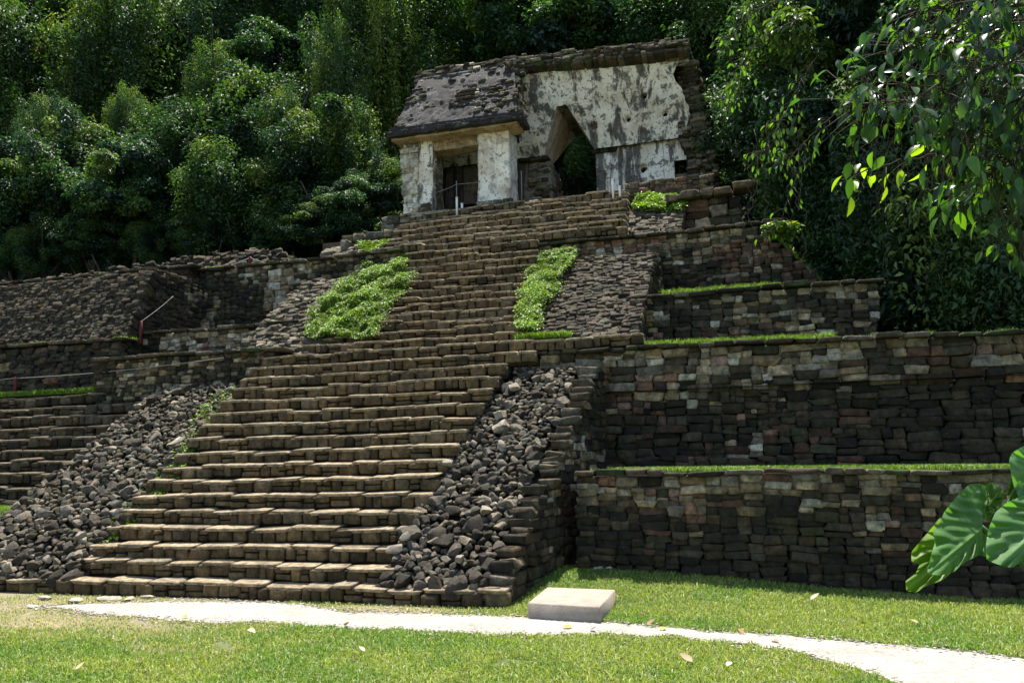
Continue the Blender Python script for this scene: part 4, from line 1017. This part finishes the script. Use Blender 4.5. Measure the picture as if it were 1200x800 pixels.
# leafy undergrowth on the slope
n = 60000; Xf = rgf.uniform(-34, 14, n); Yf = rgf.uniform(20.9, 30, n); keep = ~((Xf > -10.5) & (Xf < -.2) & (Yf < 24.6)); Xf, Yf = Xf[keep], Yf[keep]; n = len(Xf)
Zf = 2.6+np.clip(Yf-22, 0, 99)*.78+rgf.random(n)*(.8+3*sm(fbm(Xf*.5, Yf*.5, 0, 16), .35, .7))
C_ = np.stack([Xf, Yf, Zf], 1); Nn = rgf.normal(size=(n, 3))*.7+np.array([0, -.4, 1]); Nn /= np.linalg.norm(Nn, axis=1)[:, None]
V, F, Cc = leaf_arrays(C_, Nn, rgf.uniform(.14, .3, n), .5, np.array([.03, .06, .018])*(.5+1.2*rgf.random((n, 1))), rgf)
tag(link('undergrowth', raw_mesh('undergrowth', V, [F], M_LEAF, Cc, smooth=False)), 'dark leafy undergrowth at the foot of the forest behind the ruins', 'undergrowth', kind='stuff')

# hanging vines on the right
def vine(px0, py0, px1, py1, Y, i):
    a, b_ = W(px0, py0, Y), W(px1, py1, Y-.2); rg = random.Random(i); mb = MB()
    P = [a+(b_-a)*s_+np.array([rg.uniform(-.09, .09), rg.uniform(-.06, .06), 0])*(1 if s_ > 0 else 0) for s_ in np.linspace(0, 1, 16)]
    mb.tube(P, .006, 5); return tag(mb.build('hanging_vine', M_BARK), 'thin bare brown vine hanging from the trees above the right terraces', 'vine', 'hanging vines right of the temple')
rgv = random.Random(3)
for i in range(30):
    x_ = rgv.uniform(1010, 1120) if i % 5 else rgv.uniform(880, 960); y0_ = rgv.uniform(90, 190)
    vine(x_, y0_, x_+rgv.uniform(-16, 16), y0_+rgv.uniform(70, 170), rgv.uniform(14.6, 15.6), i)

# ------------------------------------------------------------------ near branches with large leaves, upper right
def big_leaf(mb, base, t, n, s_, asp, col, curl=.25, nl=6):
    t = t/np.linalg.norm(t); n = n-(n@t)*t; n /= np.linalg.norm(n)+1e-9; b = np.cross(n, t)
    V = []; u = np.linspace(0, 1, nl)
    for q in u:
        wdt = asp*.5*s_*math.sin(math.pi*min(1, q**.8))**.75 if 0 < q < 1 else .0015
        c = base+t*s_*(q-.12*curl*q*q)-n*s_*curl*q*q
        V += [c-b*wdt+n*wdt*.35, c, c+b*wdt+n*wdt*.35]
    F = [(3*i+j, 3*i+3+j, 3*i+4+j, 3*i+1+j) for i in range(nl-1) for j in (0, 1)]
    mb.add(np.array(V), [np.array(F)], col)
def leafy_branch(root, path, name, nleaf, rg, size=(.08, .135), spread=.28, hue=None, r0=.013):
    P = np.array([W(*p_) for p_ in path]); seg = np.linspace(0, len(P)-1, 30)
    Q = np.stack([np.interp(seg, np.arange(len(P)), P[:, i]) for i in range(3)], 1); Q += rg.normal(0, .012, Q.shape)
    tw = MB(); tw.tube(Q, np.linspace(r0, .004, 30), 6)
    lv = MB()
    for i in range(nleaf):
        f = rg.random()**.8*28; j = int(f); c = Q[j]+(Q[j+1]-Q[j])*(f-j); dr = Q[j+1]-Q[j]; dr /= np.linalg.norm(dr)+1e-9
        o_ = rg.normal(size=3); o_ -= (o_@dr)*dr; o_ /= np.linalg.norm(o_); ln = rg.uniform(.03, spread)
        b0 = c+o_*ln+dr*ln*.6-np.array([0, 0, ln*.35])
        tw.tube([c, c+(b0-c)*.5+np.array([0, 0, .01]), b0], .0028, 4)
        t = dr*.5+o_*.6+np.array([0, 0, -.8])+rg.normal(size=3)*.3; nn_ = np.array([0, -.35, 1.])+rg.normal(size=3)*.5
        base = (hue if hue is not None else GREENS[rg.integers(0, 3)])*rg.uniform(.6, 1.3)
        big_leaf(lv, b0, t, nn_, rg.uniform(*size), rg.uniform(.36, .5), np.clip(base, 0, 1), rg.uniform(.1, .5))
    b_ = tw.build('branch', M_BARK, root); lv.build('foliage', M_NEAR, b_, smooth=True)
M_NEAR = mat_leaf('glossy_near_leaf', .5, .33, (1.9, 2.3, .4))
rb = W(1330, 420, 6.2)
root = thing('overhanging_tree', 'near tree with large glossy green leaves hanging into the top right corner', 'tree', (rb[0], rb[1], 0))
tb = MB(); tp = [(rb[0]+.9, rb[1], 0), (rb[0]+.85, rb[1]-.05, 1.5), (rb[0]+.7, rb[1], 3.), (rb[0]+.3, rb[1]-.1, 4.4), (rb[0]-.1, rb[1]-.2, 5.4), (rb[0]-.5, rb[1]-.2, 6.4)]
tb.tube(tp, [.2, .16, .14, .12, .1, .07], 12); tb.build('trunk', M_BARK, root)
rgl = np.random.default_rng(4)
Lb = [([(1300, -30, 6), (1200, 20, 5.8), (1120, 50, 5.6), (1040, 62, 5.4)], 75), ([(1300, 20, 5.6), (1210, 60, 5.4), (1130, 95, 5.2), (1050, 120, 5.0), (1005, 118, 5.0)], 85),
      ([(1310, 80, 5.8), (1220, 100, 5.6), (1150, 140, 5.4), (1105, 160, 5.4)], 80), ([(1320, 130, 6), (1240, 150, 5.8), (1190, 180, 5.6), (1150, 215, 5.5)], 70),
      ([(1290, -60, 6), (1220, -20, 5.8), (1140, 0, 5.6), (1060, 15, 5.5)], 80), ([(1280, 0, 6.5), (1220, 60, 6.4), (1180, 90, 6.3), (1150, 100, 6.2)], 90),
      ([(1320, 200, 6), (1260, 210, 6), (1210, 235, 5.8), (1180, 240, 5.8)], 28), ([(1300, 30, 6.8), (1240, 20, 6.6), (1180, 30, 6.5), (1120, 25, 6.4)], 90),
      ([(1320, 110, 6.6), (1260, 90, 6.5), (1210, 110, 6.4), (1170, 130, 6.4)], 80)]
for pth, nl_ in Lb: leafy_branch(root, pth, 'branch', int(nl_*2.2), rgl, spread=.36)
YG = np.array([.16, .22, .02])
leafy_branch(root, [(1150, 150, 6.2), (1080, 185, 6.1), (1020, 198, 6.0), (985, 215, 6.0)], 'branch', 18, rgl, (.09, .15), .14, YG, .008)
leafy_branch(root, [(1200, 170, 6.4), (1150, 200, 6.3), (1120, 230, 6.2), (1108, 240, 6.2)], 'branch', 16, rgl, (.1, .17), .15, np.array([.09, .18, .02]), .008)
# pale trailing sprays further back (about x 850-980)
spr = thing('trailing_creeper', 'light yellow-green creeper sprays trailing down right of the ruined wall end', 'creeper', tuple(W(900, 0, 13.5)))
for pth, nl_ in (([(935, -10, 13.5), (880, 15, 13.5), (856, 45, 13.4), (848, 55, 13.4)], 55), ([(940, 20, 13.6), (890, 45, 13.5), (862, 80, 13.4), (855, 120, 13.4)], 70), ([(960, 60, 13.6), (925, 120, 13.5), (905, 165, 13.4), (880, 190, 13.4)], 60),
                 ([(1010, 100, 13.4), (960, 150, 13.3), (930, 180, 13.3), (915, 190, 13.3)], 50), ([(950, 180, 13.6), (925, 225, 13.5), (915, 262, 13.5), (900, 272, 13.5)], 20)):
    leafy_branch(spr, pth, 'branch', nl_, rgl, (.07, .13), .28, np.array([.07, .13, .02]), .009)

# ------------------------------------------------------------------ grass and ground cover
def blades(X, Y, Z, h, w, col, rg, name, lean=1.0, mat=None):
    n = len(X); a = rg.uniform(0, 6.28, n); b_ = rg.uniform(0, 6.28, n); h = h*(.5+rg.random(n)); l = h*lean*rg.random(n)
    B = np.stack([X, Y, Z], 1); d = np.stack([np.cos(a), np.sin(a), 0*a], 1)*(w*(.6+.8*rg.random(n)))[:, None]
    mid = B+np.stack([np.cos(b_)*l*.4, np.sin(b_)*l*.4, h*.6], 1); T = B+np.stack([np.cos(b_)*l*1.4, np.sin(b_)*l*1.4, h*(.9-.25*(l/h))], 1)
    V = np.stack([B-d, B+d, mid+d*.8, T, mid-d*.8], 1).reshape(-1, 3); i = np.arange(n)*5
    Fq = np.stack([i, i+1, i+2, i+4], 1); Ft = np.stack([i+4, i+2, i+3], 1)
    return link(name, raw_mesh(name, V, [Fq, Ft], mat or M_GRASS, np.repeat(col, 5, 0), smooth=False))
rgg = np.random.default_rng(12)
def lawn(n, x0, x1, y0, y1, label, seed, excl=True):
    rg = np.random.default_rng(seed); X = rg.uniform(x0, x1, n); Y = y0+(y1-y0)*rg.random(n)**1.25
    ok = ~in_path(X, Y)
    b_ = bare(X, Y); ok &= rg.random(n) > b_*.72
    ok &= ~((X < -2.95) & (X > -11.5) & (Y > 9.2)) ; ok &= ~((X > -2.6) & (Y > 10.78))
    ok &= noise(X*5, Y*5, 0, 3) > .12
    X, Y = X[ok], Y[ok]; n = len(X); t = fbm(X*1.5, Y*1.5, 0, 21)
    c1, c2, c3 = np.array([.15, .25, .035]), np.array([.25, .31, .06]), np.array([.42, .37, .16])
    col = c1+(c2-c1)*sm(t, .35, .65)[:, None]; col = np.where(rg.random((n, 1)) < .10+.6*bare(X, Y)[:, None], c3, col); col = col*(.65+.7*rg.random((n, 1)))
    return tag(blades(X, Y, gz(X, Y)-.004, .042*(1-.35*bare(X, Y)), .0042, col, rg, 'lawn_grass'), label, 'grass', kind='stuff')
lawn(330000, -9.5, 3.2, 5.2, 11.0, 'short bright green lawn grass on both sides of the white path', 31)
def strip(name, label, x0, x1, yf, z, dy, n, h=.07, seed=1, pale=0., patchy=0.):
    rg = np.random.default_rng(seed); X = rg.uniform(x0, x1, n); Y = yf+dy*rg.random(n)
    if patchy: ok = fbm(X*1.9, Y*1.5, seed, 6)+rg.normal(0, .05, len(X)) > patchy; X, Y = X[ok], Y[ok]
    n = len(X); c = np.array([.13, .22, .025])*(.6+.8*rg.random((n, 1)))
    Zf = z(X, Y) if callable(z) else np.full(n, z)
    return tag(blades(X, Y, Zf, h, .006, c, rg, name, .9), label, 'grass', kind='stuff')
strip('ledge_grass', 'thin green grass along the lowest right terrace', -2.3, 5.5, 10.9, lambda X, Y: 1.44-.008*(X+2.4), 1.7, 22000, .055, 1, patchy=.45)
strip('ledge_grass', 'bright grass on the second right terrace under the middle wall', -1.95, .9, 12.95, lambda X, Y: 3.27-.012*(X+2), .9, 14000, .11, 2, patchy=.38)
strip('ledge_grass', 'sparse grass on the top of the long right wall', .9, 5, 12.95, lambda X, Y: 3.23-.012*(X), .8, 3000, .08, 12, patchy=.5)
strip('ledge_grass', 'bright grass on the third right terrace beside the stone ramp', -1.7, .2, 14.42, 4.33, .9, 9000, .11, 3, patchy=.38)
strip('ledge_grass', 'low plants growing at the broken right end of the upper terraces', .1, 1.0, 16.2, lambda X, Y: 5.84-(X-.05)*1.25, .35, 900, .12, 4)
strip('ledge_grass', 'bright green grass strip above the left side steps', -16.5, -11.95, 12.95, 3.03, .5, 16000, .10, 5)
strip('ledge_grass', 'patchy moss and grass along the upper left platform', -20, -9, 16.3, lambda X, Y: np.where(X < -13, 6.14, 6.09), .5, 9000, .08, 6, patchy=.55)
strip('ledge_grass', 'scattered grass on the rough left ledge', -18, -12, 13.55, 4.1, .4, 6000, .08, 7, patchy=.55)
strip('ledge_grass', 'dark green grass bank at the far left foot of the side steps', -13.5, -10.9, 9.9, lambda X, Y: gz(X, Y), 1.3, 14000, .08, 8)
strip('ledge_grass', 'green tuft at the foot of the creeper beside the middle stairs', -3.9, -3.0, 12.95, 3.52, .35, 3000, .10, 9)
M_C = [np.array([.20, .22, .03]), np.array([.13, .23, .015]), np.array([.17, .27, .02]), np.array([.09, .17, .015])]
def cover(label, poly, surf, n, bulge, seed, leaf=.038):
    n = int(n*3.)
    """leafy ground cover inside a pixel polygon, on a slope given by surf(px,py)->point"""
    rg = np.random.default_rng(seed); P = np.array(poly, float); x0, y0 = P.min(0); x1, y1 = P.max(0); pts = []
    def inside(x, y):
        c = False; j = len(P)-1
        for i in range(len(P)):
            if (P[i, 1] > y) != (P[j, 1] > y) and x < (P[j, 0]-P[i, 0])*(y-P[i, 1])/(P[j, 1]-P[i, 1])+P[i, 0]: c = not c
            j = i
        return c
    while len(pts) < n:
        x, y = rg.uniform(x0, x1), rg.uniform(y0, y1)
        jx, jy = x+rg.normal(0, 2.5)*(1+(rg.random() < .12)*1.6), y+rg.normal(0, 1.8)
        if inside(jx, jy): pts.append(surf(x, y))
    C_ = np.array(pts); nb = fbm(C_[:, 0]*3.2, C_[:, 1]*3.2, 0, seed)
    hh = bulge*sm(nb, .25, .75)*rg.random(n)**.3
    C_ = C_+np.array([0, -.45, .9])*hh[:, None]
    Nn = rg.normal(size=(n, 3))*.45+np.array([0, -.35, 1]); Nn /= np.linalg.norm(Nn, axis=1)[:, None]
    col = np.array(M_C)[rg.choice(4, n, p=[.12, .33, .2, .35])]*(.6+.7*rg.random((n, 1)))*(.35+1.3*nb[:, None])*np.array([1+.5*0, 1, 1])  # shade put into the colour: leaves darken in hollows between bulges
    V, F, Cc = leaf_arrays(C_, Nn, leaf*rg.uniform(.6, 1.4, n), .6, col, rg, droop=.3)
    return tag(link('ground_cover', raw_mesh('ground_cover', V, [F], M_COVER, Cc, smooth=False)), label, 'ground cover', kind='stuff')
def on_slope(Y0, z0, Y1, z1):
    k_ = (z1-z0)/(Y1-Y0)
    def f(x, y):
        d = _ray(x, y); t = (z0-k_*Y0-1.6)/(d[2]-k_*d[1]); return EYE+d*t
    return f
cover('bright green leafy patch spilling down the slope left of the middle stairs', [(358, 396), (365, 370), (395, 345), (425, 318), (455, 306), (492, 308), (484, 325), (470, 345), (452, 362), (443, 380), (438, 397), (400, 398)], on_slope(13.0, 3.5, 15.95, 5.6), 15000, .20, 1)
cover('bright green creeper growing down the right edge of the middle stairs', [(640, 296), (676, 294), (668, 312), (650, 328), (655, 338), (640, 352), (628, 366), (634, 378), (625, 392), (606, 388), (604, 372), (622, 352), (608, 350), (628, 330), (618, 318)], on_slope(13.0, 3.55, 15.95, 5.62), 8000, .14, 2)
cover('small bright green patch on the little ramp near the top right of the stairs', [(742, 240), (760, 231), (790, 230), (804, 238), (796, 246), (765, 248), (745, 247)], on_slope(16.55, 6.05, 17.7, 6.92), 2600, .12, 3, .06)
cover('small green patch on the upper left shelf', [(420, 292), (430, 285), (455, 283), (453, 291), (435, 296)], on_slope(16.5, 6.05, 17.4, 6.7), 1200, .08, 4, .06)
cover('low weeds among the rocks left of the lower stairs', [(150, 590), (185, 560), (215, 520), (235, 480), (262, 455), (280, 452), (262, 480), (235, 515), (210, 560), (150, 620), (110, 640)], on_slope(9.3, .17, 12.75, 3.1), 900, .03, 5, .05)
cover('yellow-green shrub leaves on the corner of the upper right terrace', [(895, 268), (915, 262), (935, 270), (925, 280), (900, 277)], lambda x, y: W(x, y, 15.8), 160, .1, 6, .12)

# ------------------------------------------------------------------ things on the lawn
c4 = [G(x, y, .16) for x, y in ((618.5, 706), (641, 688), (721, 691), (703, 711))]
pl_ = np.array([c[:2] for c in c4]); mb = MB()
cx, cy = pl_.mean(0)
def rnd_slab(mb, quad, z0, z1, bev=.012):
    ce = quad.mean(0); inn = ce+(quad-ce)*(1-bev*2); V = []
    for q, z in ((quad, z0), (quad, z1-bev), (inn, z1)): V += [(p[0], p[1], z) for p in q]
    F = [(i+4*r, (i+1) % 4+4*r, (i+1) % 4+4*(r+1), i+4*(r+1)) for r in range(2) for i in range(4)]+[(8, 9, 10, 11)]
    mb.add(np.array(V), [np.array(F)])
rnd_slab(mb, pl_[::-1], -.03, .165)
o = mb.build('stone_slab', M_SLAB, smooth=False); tag(o, 'flat square pale concrete slab lying on the grass beside the path', 'slab')
mb = MB(); rnd_slab(mb, ((pl_-[cx, cy])*.93+[cx, cy])[::-1], -.06, .0)
# flat stones at the left foot of the steps
rg = random.Random(9)
ROCKP = ROCKS[3].copy(); ROCKP.materials[0] = mat_flat('pale_limestone', (.34, .31, .25), .9, 9, .35, .8, 30)
for (px_, py_, s_, lb) in ((52, 702, .11, 'small flat pale stone lying leftmost before the first step'), (88, 705, .13, 'rounded grey stone on the worn grass at the foot of the stairs'), (128, 703, .12, 'pale broad stone lying in the row before the first step'),
                           (150, 704, .10, 'white tilted stone fragment at the end of the path'), (38, 712, .07, 'tiny pale stone half sunk in the worn grass'), (176, 700, .09, 'dark low stone tucked against the first step')):
    p_ = G(px_, py_); o = bpy.data.objects.new('loose_stone', ROCKP); COL.objects.link(o); o.location = (p_[0], min(p_[1], 9.12), .02); o.scale = (s_*1.3, s_, s_*.6); o.rotation_euler = (0, 0, rg.uniform(0, 6)); tag(o, lb, 'stone', 'loose stones before the stairs')
# fallen leaves
M_DRY = mat_leaf('dry_leaf', .2, .7, (1.2, 1, .6))
FL = [((.30, .15, .05), 'curled brown leaf lying on the grass beside the path', (508, 691)), ((.32, .24, .04), 'yellow leaf lying on the path edge in front of the slab', (671, 738)), ((.24, .10, .05), 'dark red-brown leaf on the path left of centre', (692, 740)),
      ((.30, .30, .05), 'yellow-green leaf at the lower edge of the path', (776, 741)), ((.33, .16, .05), 'orange-brown leaf on the right stretch of the path', (872, 745)), ((.30, .18, .10), 'pale brown leaf at the upper path edge right of the slab', (758, 734)),
      ((.45, .36, .26), 'large dry tan leaf by the foot of the long wall', (718, 670)), ((.35, .26, .15), 'crumpled brown leaf on the near lawn at lower right', (812, 782)), ((.5, .45, .32), 'cream dry leaf on the near lawn left of centre', (428, 769)),
      ((.35, .24, .1), 'brown leaf on the near grass at the lower left', (162, 780)), ((.5, .42, .2), 'pale yellow leaf on the lawn near the bottom left', (88, 799-8)), ((.3, .2, .08), 'brown leaf on the worn soil near the left edge', (70, 740)),
      ((.33, .3, .06), 'yellow leaf on the left stretch of the path edge', (213, 730)), ((.28, .13, .05), 'rust-coloured leaf on the path below the ramp', (405, 735)), ((.5, .46, .36), 'whitish leaf on the near lawn right of centre', (852, 787)), ((.3, .2, .1), 'small brown leaf on the path at the right', (905, 753)),
      ((.45, .38, .22), 'tan leaf on the near lawn close to the centre', (290, 743)), ((.4, .3, .15), 'brown curled leaf on the right lawn', (1077, 735)), ((.5, .42, .3), 'pale leaf on the right lawn near the wall', (950, 707))]
for c_, lb, (px_, py_) in FL:
    p_ = G(px_, py_); zz = float(gz(p_[0], p_[1])); p_ = G(px_, py_, zz); mb = MB()
    big_leaf(mb, np.array([p_[0], p_[1], zz+(.02 if in_path(p_[0], p_[1]) else .045)]), np.array([rg.uniform(-1, 1), rg.uniform(-.4, .4), .15]), np.array([0, -.3, 1.]), rg.uniform(.07, .12), .6, c_, rg.uniform(-.3, .4))
    tag(mb.build('fallen_leaf', M_DRY), lb, 'leaf', 'fallen leaves')

# ------------------------------------------------------------------ posts and ropes
def post(parent, p_, h, r, mat, cap=False):
    mb = MB(); mb.tube([p_-np.array([0, 0, .05]), p_+np.array([0, 0, h*.5]), p_+np.array([0, 0, h])], r, 10); return mb.build('post', mat, parent)
def rope(parent, a, b_, sag, r=.011, mat=None):
    P = [a+(b_-a)*t-np.array([0, 0, sag*4*t*(1-t)]) for t in np.linspace(0, 1, 12)]; mb = MB(); mb.tube(P, r, 6); return mb.build('rope', mat or M_ROPE, parent)
f1 = thing('rope_fence', 'rope fence with a short red post on the grassy ledge at the far left', 'rope fence', tuple(W(17.5, 463, 13.0)))
a = W(17.5, 463, 13.05); post(f1, a, W(17.5, 442, 13.05)[2]-a[2], .03, M_RED)
rope(f1, W(-60, 449, 13.05), W(17.5, 443, 13.05), .01, .006); rope(f1, W(17.5, 443, 13.05), W(262, 419, 12.7), .05, .006)
f2 = thing('rope_fence', 'short red post with a slanting rope on the rough ledge left of the pyramid', 'rope fence', tuple(W(164.7, 397, 13.45)))
a = W(164.7, 399, 13.42); post(f2, a, W(164.7, 376, 13.42)[2]-a[2], .025, M_RED); rope(f2, W(164.7, 377, 13.42), W(203, 347, 14.6), .02, .004)
f3 = thing('rope_fence', 'small red post with rope on the upper left terrace beside the rocky mound', 'rope fence', tuple(W(293, 311, 16.6)))
a = W(293, 313, 16.5); post(f3, a, W(293, 301, 16.5)[2]-a[2], .035, M_RED); rope(f3, W(293, 302, 16.5), W(262, 314, 16.3), .01); rope(f3, W(293, 302, 16.5), W(318, 310, 16.5), .01)
for (px_, yt, yb, Y_, lb) in ((535.5, 232, 248, 17.95, 'taller white post of the left pair at the top of the stairs'), (541.5, 239, 248, 17.95, 'shorter white post of the left pair at the top of the stairs'),
                              (718.5, 211, 229, 17.95, 'taller white post of the right pair below the vault opening'), (726.5, 219, 229, 17.95, 'shorter white post of the right pair below the vault opening')):
    a = W(px_, yb, Y_); mb = MB(); h_ = W(px_, yt, Y_)[2]-a[2]
    mb.tube([a-np.array([0, 0, .1]), a+np.array([0, 0, h_*.6]), a+np.array([0, 0, h_])], .026, 10); mb.tube([a+np.array([0, 0, h_]), a+np.array([0, 0, h_+.015])], .031, 10)
    tag(mb.build('white_post', M_WHITE), lb, 'post', 'white posts at the top of the stairs')
f4 = thing('rope_barrier', 'thin grey posts and rope closing the front of the temple', 'barrier', tuple(W(535, 232, 18.5)))
pts = [W(510, 226, 18.6), W(535, 216, 18.6), W(611, 204, 18.6)]
for q_ in pts:
    b0 = q_.copy(); b0[2] = 7.5; post(f4, b0, q_[2]-7.5+.08, .014, M_GREYM)
rope(f4, pts[0], pts[1], .02, .009, M_GREYM); rope(f4, pts[1], W(563, 213, 18.7), .01, .009, M_GREYM)

# ------------------------------------------------------------------ giant elephant-ear plant, right
ear = thing('elephant_ear_plant', 'huge green elephant-ear plant with broad wavy leaves at the right edge', 'plant', tuple(G(1290, 1000, 0)))
def mat_ear():
    m, t, b, out = newmat('elephant_ear_leaf')
    a = N_(t, 'VertexColor', layer_name='Col'); t.links.new(a.outputs[0], b.inputs['Base Color'])
    b.inputs['Roughness'].default_value = .48; b.inputs['Specular IOR Level'].default_value = .4
    bump(t, b, tex_noise(t, pos(t), 25, 4, .6), .25, .01)
    tr = t.nodes.new('ShaderNodeBsdfTranslucent'); t.links.new(mix(t, a.outputs[0], (1.5, 1.9, .5), 1., 'MULTIPLY'), tr.inputs[0])
    mx = t.nodes.new('ShaderNodeMixShader'); mx.inputs[0].default_value = .42
    t.links.new(b.outputs[0], mx.inputs[1]); t.links.new(tr.outputs[0], mx.inputs[2]); t.links.new(mx.outputs[0], out.inputs[0]); return m
M_EAR = mat_ear()
def ear_leaf(petiole, tip, outline, Y0, Y1, col, seed, lab=None, bulgy=.10):
    """leaf from a pixel outline (closed), petiole joint and tip; Y runs from joint (Y0) to tip (Y1)"""
    p0, p1 = np.array(petiole, float), np.array(tip, float); ax = p1-p0; L = np.linalg.norm(ax); ax /= L; bx = np.array([-ax[1], ax[0]])
    O = np.array(outline, float); O2 = []
    for i in range(len(O)):
        a_, b_ = O[i], O[(i+1) % len(O)]
        for q in np.linspace(0, 1, 7, endpoint=False): O2.append(a_+(b_-a_)*q)
    O2 = np.array(O2); n = len(O2)
    # smooth a little, wavy edge
    for _ in range(2): O2 = (np.roll(O2, 1, 0)+2*O2+np.roll(O2, -1, 0))/4
    rings = 14; V = []; Cc = []
    cen = p0
    for r in range(rings+1):
        f = r/rings
        for i in range(n):
            q = cen+(O2[i]-cen)*max(f, .01); along = ((q-p0)@ax)/L; side = ((q-p0)@bx)/L
            ang = math.atan2((O2[i]-p0)@bx, (O2[i]-p0)@ax)
            # veins: ridges radiating, corrugated between them
            s1 = abs(side)
            rib = math.cos((along-.85*s1)*34)*.014*min(1, s1*9)*min(1, f*2)
            ridge = -.05*math.exp(-(side/.03)**2)
            Y = Y0+(Y1-Y0)*along+bulgy*(s1**1.4)*(1.4)+rib+ridge*.4+.035*math.sin(i*.55+seed)*f**4-.22*max(0, along)**2*bulgy*3
            P_ = W(q[0], q[1], Y); V.append(P_)
            vein = max(math.exp(-(side/.014)**2), .55*math.exp(-((((along-.85*s1)*34/(2*math.pi)+.5) % 1-.5)/.05)**2)*min(1, s1*12))
            base = np.array(col)*(1+.5*vein)+np.array([.05, .06, .03])*vein*.5
            Cc.append(base*(1+.25*(noise(q[0]*.05, q[1]*.05, 0, seed)-.5)))
    F = [(r*n+i, r*n+(i+1) % n, (r+1)*n+(i+1) % n, (r+1)*n+i) for r in range(rings) for i in range(n)]
    mb = MB(); mb.add(np.array(V), [np.array(F)], np.array(Cc)); o_ = mb.build('leaf', M_EAR, ear)
    if lab: o_['label'] = lab
    return o_
DG = (.075, .165, .045)
ear_leaf((1150, 620), (1086, 672), [(1086, 672), (1091, 650), (1096, 634), (1093, 622), (1102, 612), (1106, 600), (1114, 590), (1124, 578), (1136, 567), (1148, 566), (1157, 570), (1160, 578), (1158, 590), (1152, 605), (1151, 618), (1156, 624), (1158, 640), (1156, 652), (1147, 650), (1138, 655), (1128, 660), (1118, 670), (1102, 674)], 4.25, 3.75, DG, 1, 'large dark green leaf facing the camera')
ear_leaf((1150, 615), (1062, 692), [(1062, 692), (1061, 680), (1073, 672), (1078, 660), (1068, 658), (1068, 646), (1080, 632), (1092, 618), (1102, 605), (1118, 618), (1130, 640), (1118, 668), (1104, 680), (1085, 686), (1074, 694)], 4.45, 4.05, (.11, .19, .02), 2, 'yellow-green leaf behind, lit from above')
ear_leaf((1160, 590), (1180, 566), [(1155, 568), (1162, 564), (1172, 570), (1178, 578), (1174, 590), (1166, 600), (1157, 610), (1153, 606), (1158, 590)], 4.4, 4.5, (.10, .19, .03), 3, 'small yellow-green leaf between the large ones', .06)
ear_leaf((1240, 600), (1172, 662), [(1172, 662), (1156, 656), (1155, 640), (1158, 620), (1166, 600), (1180, 588), (1200, 580), (1225, 572), (1260, 575), (1275, 600), (1262, 632), (1230, 650), (1200, 656), (1186, 665)], 4.0, 3.7, DG, 4, 'large dark green leaf cut by the right edge')
ear_leaf((1240, 545), (1182, 560), [(1182, 540), (1186, 530), (1200, 522), (1230, 510), (1265, 520), (1275, 545), (1250, 575), (1215, 588), (1196, 588), (1188, 570)], 4.3, 4.05, (.07, .16, .05), 5, 'upper leaf entering from the right edge')
ear_leaf((1195, 560), (1183, 585), [(1180, 590), (1180, 572), (1186, 556), (1196, 552), (1200, 570), (1194, 588), (1186, 594)], 4.35, 4.3, (.10, .18, .04), 6, 'folded young leaf', .05)
def stalk(a, b_, r=.016):
    mb = MB(); A = W(*a); B = W(*b_); P = [A+(B-A)*t+np.array([.05*math.sin(t*3), 0, .06*math.sin(t*3.1)]) for t in np.linspace(0, 1, 10)]; mb.tube(P, np.linspace(r*.7, r*1.5, 10), 8, (.09, .16, .03)); mb.build('stalk', M_EAR, ear)
gb = G(1290, 1000, 0)
for a_ in ((1150, 620, 4.25), (1150, 616, 4.45), (1161, 592, 4.42), (1240, 600, 4.0), (1240, 545, 4.3), (1194, 570, 4.35)):
    mb = MB(); A = W(*a_); B = np.array([gb[0]+.1, gb[1]+1., 0.]); 
    B = W(1262, 760, 4.3); B[2] = 0
    P = [A*(1-t)+B*t+np.array([.22*math.sin(t*3.14), .1*math.sin(t*3.14), .1*math.sin(t*3.14)]) for t in np.linspace(0, 1, 14)]
    mb.tube(P, np.linspace(.009, .026, 14), 8, (.07, .14, .03)); mb.build('stalk', M_EAR, ear)
